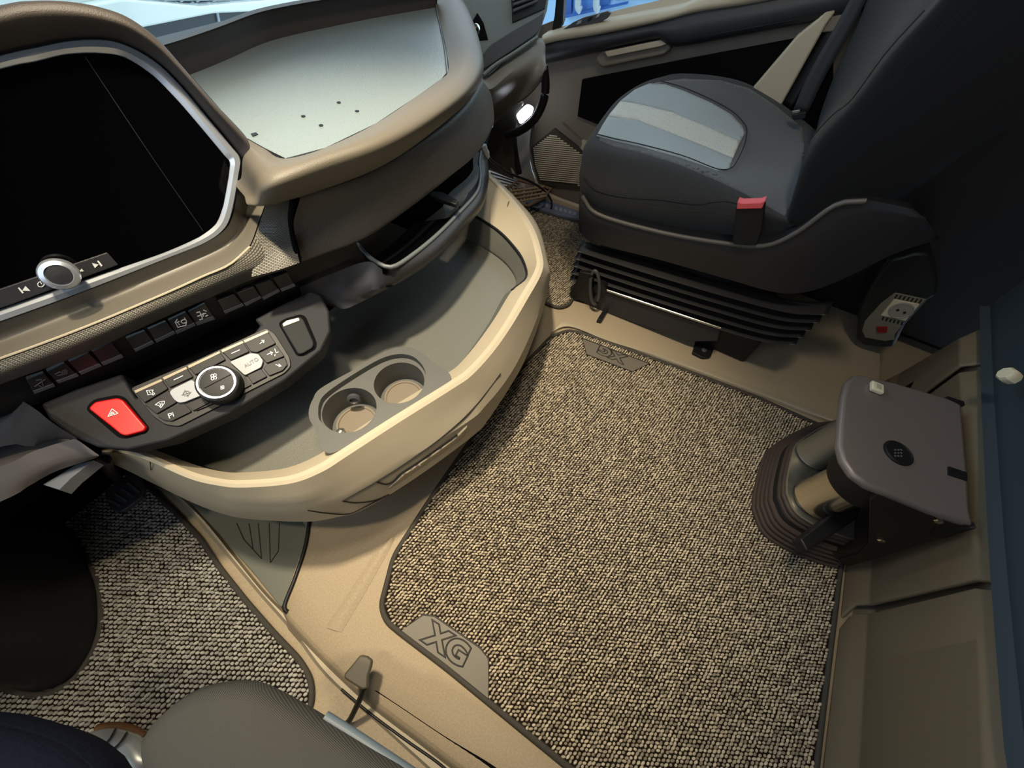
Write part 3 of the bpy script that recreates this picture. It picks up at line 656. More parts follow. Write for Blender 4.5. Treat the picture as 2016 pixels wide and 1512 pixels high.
# =================================================================== DOOR (passenger)
dr = bpy.data.objects.new('door_1', None); COL.objects.link(dr); dr.location = (1.64, .3, .05); tag(dr, 'tan and black passenger door lining with armrest and speaker', kind='structure')
DX = 1.655
base = [(1066, 92), (1200, 50), (1372, 10), (1560, -35), (1760, -80), (1760, 300), (1500, 430), (1150, 430), (1085, 402), (1062, 372), (1048, 335), (1038, 290), (1060, 235), (1070, 200), (1060, 150)]
slab('door_panel', [XP(a, b, DX) for a, b in base], (.03, 0, 0), tan_dark, dr)
up = [(1068, 70), (1100, 60), (1211, 39), (1339, 14), (1372, 0), (1450, -20), (1560, -50), (1700, -85)]
lo = [(1068, 88), (1100, 80), (1183, 67), (1294, 44), (1372, 24), (1461, 10), (1555, -8), (1700, -40)]
surf('armrest_top', [[p + V((.05, 0, .004)) for p in X(DX - .05, up)], X(DX - .05, up), X(DX - .07, [((a[0] + b[0]) / 2, (a[1] + b[1]) / 2) for a, b in zip(up, lo)]), X(DX - .06, lo), X(DX - .01, lo)], tan, dr, 40, 3)
bl = [(1068, 122), (1100, 116), (1197, 94), (1289, 75), (1305, 79), (1330, 88), (1405, 76), (1516, 55), (1614, 37), (1700, 20)]
lo2 = [(1068, 88), (1100, 80), (1183, 67), (1270, 49), (1294, 44), (1330, 34), (1372, 24), (1461, 10), (1580, -14), (1700, -40)]
surf('armrest_pad', [X(DX - .055, lo2), X(DX - .065, [((a[0] + b[0]) / 2, (a[1] + b[1]) / 2) for a, b in zip(lo2, bl)]), X(DX - .05, bl), X(DX + .0, [(a, b + 4) for a, b in bl])], char, dr, 60, 3, idx=True)
tube('armrest_stitching', X(DX - .058, [(1395, 70), (1516, 48), (1614, 29), (1640, 24)]), .0015, seambl, dr, 5)
slab('pull_handle', [XP(a, b, DX - .03) for a, b in ((1172, 112), (1180, 102), (1300, 79), (1318, 88), (1320, 97), (1308, 108), (1186, 133), (1176, 126))], (.03, 0, 0), tan_dark, dr, r=.01, bevel=.006)
slab('handle_lip', [XP(a, b, DX - .045) for a, b in ((1190, 102), (1300, 79), (1312, 87), (1300, 92), (1196, 113))], (.02, 0, 0), tan, dr, bevel=.003)
slab('map_pocket', [XP(a, b, DX - .012) for a, b in ((1146, 157), (1350, 117), (1569, 76), (1640, 62), (1640, 250), (1300, 280), (1180, 246), (1137, 229))], (.02, 0, 0), blackest, dr)
slab('pocket_ledge', [ZP(a, b, .27) for a, b in ((1107, 240), (1116, 232), (1180, 243), (1260, 262), (1190, 300), (1156, 288))], (0, 0, -.03), tan, dr, bevel=.003)
slab('door_brace', [XP(a, b, DX - .02) for a, b in ((1106, 243), (1157, 290), (1157, 302), (1094, 252))], (.02, 0, 0), tan_dark, dr)
sg = slab('speaker_grille', [XP(a, b, DX - .015) for a, b in ((1092, 252), (1158, 304), (1150, 372), (1060, 362), (1052, 330), (1044, 291))], (.02, 0, 0), mat('speaker_backing', (62, 54, 46), .7), dr, r=.012)
gr = [(1088, 262), (1150, 308), (1146, 366), (1064, 354), (1054, 325), (1050, 291)]
for k in range(25):
    y = 264 + k * 4.0
    xs = []
    for i in range(len(gr)):
        (x1, y1), (x2, y2) = gr[i - 1], gr[i]
        f = lambda x, yy: yy - (y + (x - 1050) * .10)
        a, b = f(x1, y1), f(x2, y2)
        if a * b < 0: t_ = a / (a - b); xs.append((x1 + (x2 - x1) * t_, y1 + (y2 - y1) * t_))
    if len(xs) == 2:
        xs.sort(); tube('rib', [XP(*xs[0], DX - .018), XP(*xs[1], DX - .018)], .0032, tan, sg, 6, smooth=False)
surf('sill_trim', [X(DX - .01, [(1040, 290), (1044, 325), (1058, 358), (1080, 378), (1110, 392), (1170, 412)]), X(DX - .03, [(1034, 290), (1038, 330), (1052, 366), (1075, 390), (1106, 405), (1170, 428)]), X(DX - .0, [(1030, 292), (1034, 335), (1048, 372), (1070, 398), (1104, 416), (1170, 440)])], tan, dr, 30, 3)
slab('pillar_brace', [XP(a, b, DX - .06) for a, b in ((1478, 178), (1570, 70), (1612, 36), (1660, -25), (1680, -25), (1626, 50), (1540, 205), (1526, 215))], (.03, 0, 0), tan, dr, bevel=.006)
slab('pillar_cap', [XP(a, b, DX - .05) for a, b in ((1616, 36), (1655, -30), (1720, -30), (1665, 15), (1650, 62), (1606, 66))], (.04, 0, 0), tan_dark, dr, bevel=.004)
slab('window_channel', [XP(a, b, DX - .02) for a, b in ((1097, -30), (1112, -30), (1108, 42), (1104, 52), (1085, 68), (1092, 30))], (.02, 0, 0), black, dr)
sw = slab('window_switch_panel', [XP(a, b, DX - .05) for a, b in ((1104, 61), (1128, 44), (1150, 34), (1196, 22), (1202, 26), (1194, 37), (1180, 45), (1112, 60))], (.015, 0, 0), char2, dr, bevel=.002)
for q in ((1134, 49, 9), (1155, 42, 8), (1172, 36, 7)):
    slab('window_switch', [XP(q[0], q[1], DX - .055), XP(q[0] + q[2], q[1] - 3, DX - .055), XP(q[0] + q[2] + 3, q[1] - 9, DX - .055), XP(q[0] + 4, q[1] - 7, DX - .055)], (.006, 0, 0), silver if q[0] != 1155 else black, sw)
surf('window_ledge', [X(DX + .02, [(1085, 60), (1200, 24), (1345, -10), (1500, -45)]), X(DX - .0, [(1100, 58), (1205, 36), (1345, 6), (1500, -25)])], tan, dr, 10, 2)
box('window_1', (1.70, -.18, .50), (1.706, .85, 1.65), gl); tag(bpy.data.objects['window_1'], kind='structure')
o = slab('trim_6', [XP(a, b, 1.67) for a, b in ((1040, 60), (1092, 40), (1075, 95), (1068, 130), (1070, 200), (1040, 290), (1010, 260), (1000, 120))], (.03, 0, 0), tan_dark); tag(o, 'taupe hinge pillar trim beside the door', kind='structure')

# =================================================================== DASHBOARD
da = thing('dashboard', 'taupe and charcoal dashboard with upper tray and textured drawer', 'dashboard', V((.5, .75, .35)))
LP = Plane(ZP(0, 634, .6), ZP(440, 455, .6), ZP(190, 105, .80))           # screen plane
hood_out = [(-300, 124), (0, 40), (80, 27), (150, 28), (210, 38), (265, 58), (320, 98), (372, 155), (425, 215), (485, 278), (500, 302)]
bez_out = [(-300, 194), (0, 108), (70, 92), (130, 80), (190, 76), (240, 84), (300, 115), (350, 160), (405, 225), (455, 285), (474, 310)]
bez_in = [(-300, 222), (0, 137), (70, 122), (130, 108), (190, 105), (245, 113), (300, 148), (350, 198), (400, 256), (440, 304), (452, 319)]
hood_r = [[LP.at(a, b, .0) for a, b in bez_out], [LP.at((a[0] * .6 + b[0] * .4), (a[1] * .6 + b[1] * .4), .018) for a, b in zip(bez_out, hood_out)], [LP.at(a, b, .035) for a, b in hood_out]]
hood_r.append([p + V((.010, .02, .0)) for p in hood_r[-1]]); hood_r.append([p + V((.02, .05, -.10)) for p in hood_r[-1]])
surf('screen_hood', hood_r, dashd, da, 60, 5, idx=True, angle=60)
# fascia under the silver bezel
SP = Plane(ZP(60, 770, .512), ZP(560, 560, .512), ZP(300, 640, .536))
f0 = [(-300, 739), (0, 635), (160, 577), (320, 513), (400, 480), (440, 455), (458, 425), (468, 370), (475, 312)]
f1 = [(-300, 808), (0, 705), (170, 642), (325, 577), (400, 543), (450, 520), (490, 485), (508, 440), (521, 404)]
surf('fascia', [[LP.at(a, b, .004) for a, b in f0], [LP.at(a, b, -.002).lerp(ZP(a, b, .575), .5) for a, b in [((p[0] + q[0]) / 2, (p[1] + q[1]) / 2) for p, q in zip(f0, f1)]], Z((.572, .60), f1)], fascia_m, da, 60, 5, idx=True)
f2 = [(-300, 865), (0, 757), (180, 690), (330, 622), (420, 583), (490, 553), (545, 536), (575, 526), (588, 518)]
f1b = [(-300, 809), (0, 706), (170, 643), (325, 578), (400, 544), (452, 521), (492, 486), (512, 435), (525, 402)]
f15 = [(-300, 840), (0, 735), (175, 668), (328, 602), (412, 566), (475, 540), (530, 510), (550, 470), (560, 398)]
tb = surf('textured_band', [Z((.572, .60), f1b), Z((.565, .58), [((a[0] + b[0]) / 2, (a[1] + b[1]) / 2) for a, b in zip(f1b, f2)]), [SP.at(a, b, .004) for a, b in f2]], hexm, da, 80, 5, idx=True)
surf('textured_band', [Z((.618, .654), [(505, 440), (525, 402)]), Z((.60, .654), [(545, 450), (576, 394)]), ] if False else [Z(.640, [(523, 403), (550, 399), (578, 393)]), Z(.60, [(508, 455), (540, 455), (574, 450)]), Z(.565, [(495, 545), (545, 532), (590, 517)])], hexm, da, 30, 6, idx=True)
tube('band_highlight_edge', Z((.573, .60), f1b)[:7], .0016, tan, da, 6)
# soft pad round the tray
n0 = [(488, 274), (520, 292), (560, 312), (640, 291), (740, 243), (820, 190), (868, 156), (882, 140), (880, 105), (868, 50), (858, 14), (846, -30)]
n1 = [(492, 292), (514, 314), (552, 330), (645, 303), (752, 262), (840, 205), (900, 158), (922, 122), (920, 85), (905, 30), (893, -10), (880, -50)]
n2 = [(478, 312), (502, 345), (535, 368), (650, 330), (762, 288), (856, 232), (922, 178), (946, 130), (940, 85), (922, 30), (905, -10), (890, -55)]
n3 = [(474, 352), (500, 382), (524, 403), (650, 367), (766, 319), (864, 250), (932, 187), (951, 140), (944, 85), (925, 28), (908, -12), (893, -58)]
surf('tray_surround_pad', [Z(.698, n0), Z(.704, [(a * .7 + c * .3, b * .7 + d * .3) for (a, b), (c, d) in zip(n0, n1)]), Z(.708, n1), Z(.695, n2), Z(.66, n3), [p + V((.0, .03, -.012)) for p in Z(.66, n3)]], taupe_soft, da, 80, 4, idx=True, angle=75)
tr = [(340, 108), (345, 103), (400, 84), (450, 67), (520, 42), (600, 28), (672, 18), (760, 12), (846, 8), (858, 14), (870, 60), (880, 105), (882, 140), (868, 156), (820, 190), (740, 243), (640, 291), (560, 312), (520, 292), (486, 274)]
slab('tray_mat', [ZP(a, b, .694) for a, b in tr], (0, 0, -.012), traym, da)
tube('tray_groove', Z(.698, [(488, 274), (520, 292), (560, 312)]), .001, black, da, 5)
tube('tray_groove', Z(.697, [(858, 14), (866, 50), (874, 90), (880, 146)]), .0012, black, da, 5)
for q in ((597, 229), (632, 247), (667, 202), (703, 219)): lathe('tray_dimple', ZP(*q, .6945), (0, 0, 1), [(.0035, 0), (.0035, .0008)], black, da, 8)
slab('tray_slot', [ZP(a, b, .6952) for a, b in ((493, 263), (504, 260), (508, 264), (497, 268))], (0, 0, -.001), black, da)
lg0 = [(338, 110), (400, 86), (450, 69), (520, 43), (600, 30), (672, 20), (760, 14), (860, 12)]
lg1 = [(300, 90), (360, 72), (430, 48), (500, 22), (560, 8), (640, -6), (740, -22), (860, -38)]
surf('tray_back_wall', [Z(.694, lg0), Z(.745, [(a + 4, b + 4) for a, b in lg1]), [p + V((0, .006, .0)) for p in Z(.745, lg1)], [p + V((0, .012, -.1)) for p in Z(.745, lg1)]], dashd, da, 50, 4, sharp=True)
# drawer under the pad
d0 = [(590, 389), (640, 374), (722, 345), (803, 302), (872, 255), (922, 207), (950, 160)]
dm = [(578, 445), (632, 432), (724, 402), (806, 356), (886, 300), (944, 238), (968, 190)]
d1 = [(594, 514), (640, 498), (722, 466), (803, 412), (880, 352), (942, 298), (972, 245)]
dw = surf('drawer_front', [[p + V((0, .02, 0)) for p in Z(.648, d0)], Z(.648, d0), Z(.603, dm), Z(.55, d1), [p + V((0, .03, -.002)) for p in Z(.55, d1)]], hexm, da, 80, 6, idx=True, angle=60)
back0 = [(560, 380), (640, 345), (766, 295), (870, 230), (950, 150), (1000, 100)]
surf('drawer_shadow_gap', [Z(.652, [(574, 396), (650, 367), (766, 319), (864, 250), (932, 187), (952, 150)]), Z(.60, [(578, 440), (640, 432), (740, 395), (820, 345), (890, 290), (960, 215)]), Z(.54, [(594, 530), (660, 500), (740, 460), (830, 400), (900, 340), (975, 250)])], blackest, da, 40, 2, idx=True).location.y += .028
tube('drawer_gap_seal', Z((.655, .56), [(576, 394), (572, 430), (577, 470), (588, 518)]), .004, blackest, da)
# lower open cubby under drawer
cu = [(698, 474), (720, 500), (748, 520), (775, 525), (815, 500), (860, 463), (905, 418), (938, 380), (946, 350), (944, 320), (948, 295)]
tube('cubby_lip', Z((.50, .46), cu), .0045, mat('cubby_lip_grey', (92, 98, 100), .4), da, 8)
cl = [(700, 480), (722, 512), (750, 535), (780, 540), (822, 522), (868, 488), (912, 440), (948, 395), (956, 350), (954, 320), (954, 300)]
cl2 = [(640, 545), (690, 560), (720, 565), (760, 568), (800, 548), (850, 512), (900, 462), (945, 412), (960, 360), (960, 325), (958, 305)]
surf('cubby_front', [Z((.50, .46), cu), Z((.48, .45), cl), Z((.45, .42), cl2), [p + V((0, .05, 0)) for p in Z((.45, .42), cl2)]], char, da, 60, 4, idx=True)
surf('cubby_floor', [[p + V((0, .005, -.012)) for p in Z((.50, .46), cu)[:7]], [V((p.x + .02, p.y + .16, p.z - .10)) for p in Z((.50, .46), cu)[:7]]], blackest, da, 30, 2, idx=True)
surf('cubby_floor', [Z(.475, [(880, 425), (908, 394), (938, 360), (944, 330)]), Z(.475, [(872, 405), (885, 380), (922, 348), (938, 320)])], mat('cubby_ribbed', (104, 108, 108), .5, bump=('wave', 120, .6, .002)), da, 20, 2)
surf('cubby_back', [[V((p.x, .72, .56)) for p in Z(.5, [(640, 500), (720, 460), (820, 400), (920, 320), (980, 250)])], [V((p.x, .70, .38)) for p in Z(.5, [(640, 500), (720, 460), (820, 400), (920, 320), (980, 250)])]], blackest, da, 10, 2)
slab('cubby_latch', [ZP(a, b, .515) for a, b in ((850, 376), (872, 378), (903, 394), (898, 402), (868, 392), (845, 384))], (0, 0, -.01), black, da, bevel=.002)
# lower dash: charcoal carrier of the switches and controls
k0 = [(-300, 865), (0, 757), (180, 690), (330, 622), (420, 583), (500, 550), (588, 518), (640, 499), (700, 476)]
k1 = [(-300, 927), (0, 812), (205, 730), (350, 668), (430, 630), (500, 600), (590, 563), (650, 540), (722, 515)]
k2 = [(-300, 935), (0, 822), (215, 742), (360, 680), (440, 640), (505, 612), (595, 575), (655, 555), (735, 535)]
k3 = [(-300, 950), (0, 845), (235, 770), (380, 715), (470, 665), (530, 636), (610, 600), (670, 580), (745, 560)]
k4 = [(-300, 975), (0, 870), (150, 850), (330, 820), (460, 750), (560, 700), (640, 650), (690, 610), (760, 566)]
surf('switch_carrier', [[SP.at(a, b, -.001) for a, b in k0], [SP.at(a, b, -.001) for a, b in k1], [SP.at(a, b, -.006) for a, b in k2]], black, da, 60, 3, sharp=True, idx=True)
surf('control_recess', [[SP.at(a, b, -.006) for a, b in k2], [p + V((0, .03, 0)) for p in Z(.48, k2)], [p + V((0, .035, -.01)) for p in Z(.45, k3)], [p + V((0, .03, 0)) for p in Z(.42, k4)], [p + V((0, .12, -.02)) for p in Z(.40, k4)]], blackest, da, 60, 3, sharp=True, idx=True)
surf('lower_band', [Z(.500, [(590, 566), (650, 540), (722, 515), (752, 530)]), Z(.46, [(600, 590), (680, 585), (700, 578), (760, 566)]), Z(.44, [(640, 600), (675, 608), (700, 600), (780, 560)])], char, da, 20, 3)
# control panel face
CP = Plane(ZP(95, 825, .475), ZP(600, 590, .475), ZP(330, 868, .43))
face = [(78, 795), (150, 765), (240, 735), (252, 760), (266, 785), (500, 655), (512, 640), (500, 628), (560, 596), (610, 572), (632, 580), (648, 612), (651, 652), (633, 690), (560, 750), (450, 815), (330, 868), (250, 886), (190, 880), (140, 858), (95, 825)]
slab('control_panel_face', [CP.at(a, b) for a, b in face], CP.n * -.05, mat('control_face_charcoal', (34, 35, 39), .6, spec=.2, bump=('noise', 900, .3, .001)), da, bevel=.004)
# under-dash parts, driver side
surf('lower_cover', [Z(.50, [(-300, 875), (0, 790), (60, 800), (100, 830), (150, 862)]), Z(.45, [(-300, 975), (0, 880), (60, 880), (110, 865), (152, 864)])], char, da, 20, 3)
surf('knee_panel', [Z(.45, [(-300, 1025), (0, 919), (57, 892), (100, 877), (148, 863)]), Z(.43, [(-300, 1070), (0, 960), (80, 925), (140, 902), (196, 897)]), Z(.415, [(-300, 1110), (0, 988), (60, 955), (110, 928), (186, 903)]), [p + V((0, .3, 0)) for p in Z(.415, [(-300, 1110), (0, 988), (60, 955), (110, 928), (186, 903)])]], mat('dim_brown_plastic', (84, 78, 76), .55), da, 30, 3, sharp=True)
slab('knee_bracket', [ZP(a, b, .40) for a, b in ((85, 954), (117, 964), (139, 942), (184, 906), (150, 915))], (0, 0, -.02), mat('grey_blue_plastic', (110, 114, 122), .5), da)
box('under_dash_shade', (-.8, 1.0, -.04), (-.12, 1.2, .42), blackest, da)  # near-black boxes stand in for the deep shade under the dash
box('under_dash_shade', (-.8, .84, .22), (-.16, 1.2, .42), blackest, da)
box('dash_core', (-.8, .84, .42), (.30, 1.2, .66), blackest, da)
box('dash_core', (.36, .80, .30), (1.0, 1.2, .60), blackest, da)
box('dash_core', (1.0, .95, .05), (1.6, 1.2, .60), blackest, da)
slab('dash_top', [V((-.8, .95, .68)), V((.15, .90, .68)), V((.45, 1.22, .70)), V((-.8, 1.22, .70))], (0, 0, -.03), dashd, da)
# right end of the dash: vent panel
V1 = Plane(XP(1008, 0, 1.42), XP(1075, 20, 1.52), XP(955, 145, 1.22))
slab('vent_panel', [V1.at(a, b) for a, b in ((922, 62), (918, 28), (905, -10), (905, -40), (965, -40), (1085, -30), (1078, 20), (1060, 72), (1000, 112), (957, 150), (945, 120))], V1.n * -.05, ventg, da, bevel=.004)
slab('mount_opening', [V1.at(a, b, .002) for a, b in ((928, 60), (931, 40), (940, 25), (952, 45), (961, 78), (940, 80), (931, 72))], V1.n * -.004, blackest, da)
slab('glove_flap', [V1.at(a, b, .010) for a, b in ((950, 138), (951, 108), (965, 88), (1000, 66), (1060, 32), (1074, 20), (1068, 48), (1056, 68), (1000, 105))], V1.n * -.012, char2, da, r=.015, bevel=.003)
tube('flap_trim', [V1.at(a, b, .012) for a, b in ((952, 148), (975, 128), (1010, 106), (1058, 73))], .005, ventg, da)
slab('vent_frame', [V1.at(a, b, .006) for a, b in ((1007, -30), (1082, -30), (1074, 16), (1010, 44))], V1.n * -.006, black, da, bevel=.002)
for k in range(3):
    tube('vent_slat', [V1.at(1010, 12 + k * 12 - 14, .012), V1.at(1058, 2 + k * 9 - 18, .012)], .004, silver if k == 0 else char2, da, 8, smooth=False)
tg_ = mat('taupe_grey', (140, 138, 132), .45, bump=('noise', 900, .2, .001))
surf('lower_end_panel', [[V1.at(a, b, -.01) for a, b in ((935, 118), (957, 150), (1000, 113), (1040, 90), (1064, 74), (1074, 90))], [V1.at(a, b, -.005) for a, b in ((938, 140), (962, 185), (1005, 155), (1045, 128), (1066, 110), (1074, 108))],
     X((1.40), [(940, 200), (968, 212), (1005, 190), (1040, 165), (1064, 145), (1072, 135)]), X(1.42, [(945, 250), (975, 242), (1003, 214), (1030, 198), (1050, 180), (1066, 160)])], tg_, da, 30, 4, thick=.01)
bmnt = thing('phone_mount', 'chrome ball mount in the triangular dash opening', 'mount', V1.at(934, 75, .02))
lathe('mount_ball', V1.at(936, 58, .02), V1.n, [(.001, -.014), (.010, -.010), (.014, 0), (.010, .010), (.001, .014)], chrome, bmnt, 20)
tube('mount_stem', [V1.at(936, 66, .02), V1.at(935, 84, .005)], .004, chrome, bmnt, 8, smooth=False)
# centre display
sd = thing('centre_display', 'large black centre display with silver bezel and rotary knob', 'screen', LP.at(200, 560))
dsp = [(-300, 222), (0, 137), (70, 122), (130, 108), (190, 105), (245, 113), (300, 148), (350, 198), (400, 256), (440, 304), (452, 319), (450, 345), (439, 405), (425, 440), (392, 466), (320, 498), (160, 553), (0, 609), (-300, 712)]
slab('display_glass', [LP.at(a, b, .002) for a, b in dsp], LP.n * -.01, glossb, sd)
bi = [(-300, 222), (0, 137), (70, 122), (130, 108), (190, 105), (245, 113), (300, 148), (350, 198), (400, 256), (440, 304), (452, 319), (450, 345), (439, 405), (425, 440), (392, 466), (320, 498), (160, 553), (0, 609), (-300, 712)]
bo = [(-300, 194), (0, 108), (70, 92), (130, 80), (190, 76), (240, 84), (300, 115), (350, 160), (405, 225), (455, 285), (474, 312), (471, 345), (457, 420), (440, 454), (402, 480), (320, 513), (160, 577), (0, 635), (-300, 739)]
surf('silver_bezel', [[LP.at(a, b, .001) for a, b in bi], [LP.at(a * .55 + c * .45, b * .55 + d * .45, .006) for (a, b), (c, d) in zip(bi, bo)], [LP.at(a * .1 + c * .9, b * .1 + d * .9, .006) for (a, b), (c, d) in zip(bi, bo)], [LP.at(a, b, -.002) for a, b in bo]], silver, sd, 120, 2, sharp=True, idx=True, angle=25)
tube('display_edge_line', [LP.at(168, 112, .0022), LP.at(300, 310, .0022), LP.at(400, 455, .0022)], .0005, mat('line_grey', (30, 28, 28), .3), sd, 4)
bb = slab('button_bar', [LP.at(a, b, .006) for a, b in ((-60, 590), (0, 569), (211, 497), (233, 521), (24, 599), (-40, 620))], LP.n * -.005, char, sd, bevel=.001)
def tri(p, a, b, c): return [LP.at(*q, .0065) for q in (a, b, c)]
slab('symbol', [LP.at(a, b, .0068) for a, b in ((60, 573), (50, 563), (44, 572))], LP.n * -.0006, whitem, bb)
slab('symbol', [LP.at(a, b, .0068) for a, b in ((35, 567), (38, 566), (47, 576), (44, 578))], LP.n * -.0006, whitem, bb)
slab('symbol', [LP.at(a, b, .0068) for a, b in ((181, 518), (194, 521), (187, 528))], LP.n * -.0006, whitem, bb)
slab('symbol', [LP.at(a, b, .0068) for a, b in ((191, 514), (194, 513), (202, 523), (199, 525))], LP.n * -.0006, whitem, bb)
slab('symbol', [LP.at(a, b, .0068) for a, b in ((155, 535), (161, 529), (165, 534))], LP.n * -.0006, whitem, bb)
ribbons('symbol', LP, [[(77, 555), (74, 559), (76, 564), (82, 565), (87, 561), (86, 556)], [(79, 554), (82, 559)]], .0008, whitem, bb, h=.0066)
kc = LP.at(118, 535, .006)
kn = lathe('volume_knob', kc, LP.n, [(.012, 0), (.0125, .006), (.0175, .010), (.0185, .016), (.0185, .026), (.017, .030), (.0125, .032), (.0120, .0305)], silver, sd, 48)
lathe('knob_cap', kc + LP.n * .030, LP.n, [(.0118, 0), (.0110, .0015), (.0001, .003)], char, kn, 32)
# hazard, blank and climate unit
def btn(name, px, m, parent, h=.004, pl=CP, r=.0015, dep=.008, bevel=.0008):
    return slab(name, [pl.at(a, b, h) for a, b in px], pl.n * -dep, m, parent, r=r, bevel=bevel, n=4)
hz = thing('hazard_switch', 'red hazard light switch with triangle symbol', 'switch', CP.at(230, 820))
btn('switch_recess', [(167, 805), (183, 786), (230, 777), (246, 782), (294, 842), (289, 852), (247, 864), (232, 861)], blackest, hz, .0012, r=.006)
hb = btn('switch_cap', [(173, 804), (186, 791), (230, 783), (241, 787), (287, 841), (284, 848), (247, 858), (237, 855)], redm, hz, .008, r=.004, dep=.01, bevel=.002)
ribbons('symbol', CP, [[(221, 805), (233, 814), (213, 820), (221, 805)], [(221, 811), (226, 814), (218, 816), (221, 811)]], .0009, whitem, hb, h=.0085)
bw = thing('blank_switch', 'grey blank rocker at the right end of the control panel', 'switch', CP.at(585, 690))
btn('switch_recess', [(547, 636), (560, 627), (592, 618), (602, 623), (624, 675), (622, 687), (598, 701), (584, 701)], blackest, bw, .0012, r=.006)
btn('switch_cap', [(552, 639), (563, 631), (590, 623), (597, 628), (618, 675), (616, 684), (596, 696), (587, 697)], mat('blank_cap_grey', (40, 42, 44), .65, spec=.15), bw, .006, r=.004, bevel=.002)
btn('cap_highlight', [(556, 637), (564, 631), (588, 625), (590, 631), (566, 640), (558, 643)], mat('pale_grey_cap', (170, 160, 140), .4), bw, .0075, r=.001, dep=.002)
cu_ = thing('climate_unit', 'climate control unit with round fan dial and silver buttons', 'control', CP.at(420, 760))
btn('unit_frame', [(256, 764), (380, 712), (524, 645), (541, 657), (570, 703), (573, 721), (560, 735), (352, 840), (325, 836), (300, 819)], black, cu_, .003, r=.005, dep=.012)
ck = mat('climate_key', (30, 30, 34), .5, spec=.25)
keys = [[(264, 770), (317, 747), (331, 765), (284, 793)], [(284, 796), (331, 768), (348, 792), (308, 815)], [(310, 819), (349, 797), (363, 795), (377, 810), (338, 829), (322, 827)], [(320, 744), (366, 723), (380, 742), (334, 763)],
        [(367, 795), (405, 779), (424, 786), (380, 809)], [(370, 721), (432, 692), (444, 708), (384, 738)], [(435, 690), (477, 672), (491, 692), (454, 709)], [(479, 671), (526, 651), (543, 676), (506, 694), (493, 692)],
        [(508, 696), (544, 679), (560, 701), (525, 715)], [(526, 717), (561, 703), (566, 718), (557, 729), (530, 740), (518, 725)], [(486, 739), (514, 726), (526, 741), (497, 756)], [(384, 809), (424, 788), (482, 741), (495, 757), (440, 786)]]
kb = [btn('key', k, ck, cu_, .0065, r=.002, dep=.004) for k in keys]
for a in ([(264, 769), (317, 746), (320, 750), (267, 774)], [(320, 743), (366, 722), (369, 726), (323, 748)], [(369, 720), (432, 691), (434, 695), (372, 725)], [(435, 689), (477, 671), (480, 675), (438, 694)], [(479, 670), (526, 650), (529, 654), (482, 675)]):
    btn('key_highlight', a, mat('key_top_edge', (150, 138, 118), .4), cu_, .0072, r=.0005, dep=.002)
sb1 = btn('silver_key', [(333, 772), (339, 766), (378, 747), (405, 775), (362, 792), (351, 793), (342, 786)], mat('silver_key', (150, 154, 162), .55), cu_, .009, r=.003)
sb2 = btn('silver_key', [(452, 712), (494, 695), (509, 697), (518, 710), (514, 723), (482, 739)], mat('silver_key', (150, 154, 162), .55), cu_, .009, r=.003)
fan = CP.at(437, 760, .006)
body = lathe('fan_dial', fan, CP.n, [(.029, 0), (.031, .004), (.029, .022), (.026, .024)], black, cu_, 56)
ring = lathe('dial_ring', fan + CP.n * .022, CP.n, [(.0262, 0), (.0258, .004), (.0232, .004), (.0224, .002)], silver, body, 56)
lathe('dial_face', fan + CP.n * .022, CP.n, [(.0226, 0), (.0221, .0022), (.017, .0028)], ck, body, 48)
FC = Plane(fan + CP.n * .025, fan + CP.n * .025 + CP.u, fan + CP.n * .025 + CP.v)
ribbons('dial_split_line', FC, [[(403, 764), (455, 737)]], .0007, blackest, body)
def fanicon(cx_, cy_, s): return [[(cx_ + dx * s + s * .55 * math.cos(w), cy_ + dy * s + s * .55 * math.sin(w)) for w in [2 * math.pi * k / 8 for k in range(9)]] for dx, dy in ((-.6, -.4), (.5, -.7), (.6, .4), (-.5, .7))]
ribbons('symbol', FC, fanicon(421, 742, 5), .0009, whitem, body); ribbons('symbol', FC, fanicon(438, 763, 3), .0007, whitem, body)
ribbons('symbol', CP, [[(343, 748), (360, 740)]], .0012, whitem, kb[3], h=.0068)
ribbons('symbol', CP, [[(456, 696), (472, 689)]], .0012, whitem, kb[6], h=.0068)
ribbons('symbol', CP, [[(512, 677), (519, 671)], [(515, 670), (520, 670), (519, 675)]], .0011, whitem, kb[7], h=.0068)
ribbons('symbol', CP, [[(526, 698), (537, 694)], [(532, 693), (537, 694), (534, 699)], [(541, 687), (544, 695), (548, 693)], [(542, 698), (541, 701)]], .0010, whitem, kb[8], h=.0068)
ribbons('symbol', CP, [[(543, 718), (553, 721)], [(549, 717), (554, 721), (549, 722)]], .0010, whitem, kb[9], h=.0068)
ribbons('symbol', CP, [[(289, 769), (302, 768), (300, 772)], [(289, 769), (292, 778), (299, 776)], [(294, 771), (297, 774)], [(302, 773), (305, 775), (302, 778), (299, 776), (302, 773)]], .0008, whitem, kb[0], h=.0068)
ribbons('symbol', CP, [[(306, 797), (315, 791), (324, 790), (324, 794), (317, 803), (313, 798), (306, 797)], [(315, 794), (317, 800)], [(319, 793), (320, 799)]], .0008, whitem, kb[1], h=.0068)
text('symbol', 'Pi', CP.at(337, 818, .0066), CP.at(350, 812, 0) - CP.at(337, 818, 0), CP.at(335, 812, 0) - CP.at(338, 820, 0), .011, whitem, kb[2])
ribbons('symbol', CP, [[(360, 776), (364, 770), (371, 770), (374, 774), (370, 779), (363, 779), (360, 776)], [(358, 778), (376, 772)], [(364, 768), (370, 781)]], .0009, greyp, sb1, h=.0093)
rt = CP.at(505, 708, 0) - CP.at(484, 720, 0)
text('symbol', 'AUTO', CP.at(495, 714, .0092), rt, CP.n.cross(rt), .0085, greyp, sb2)
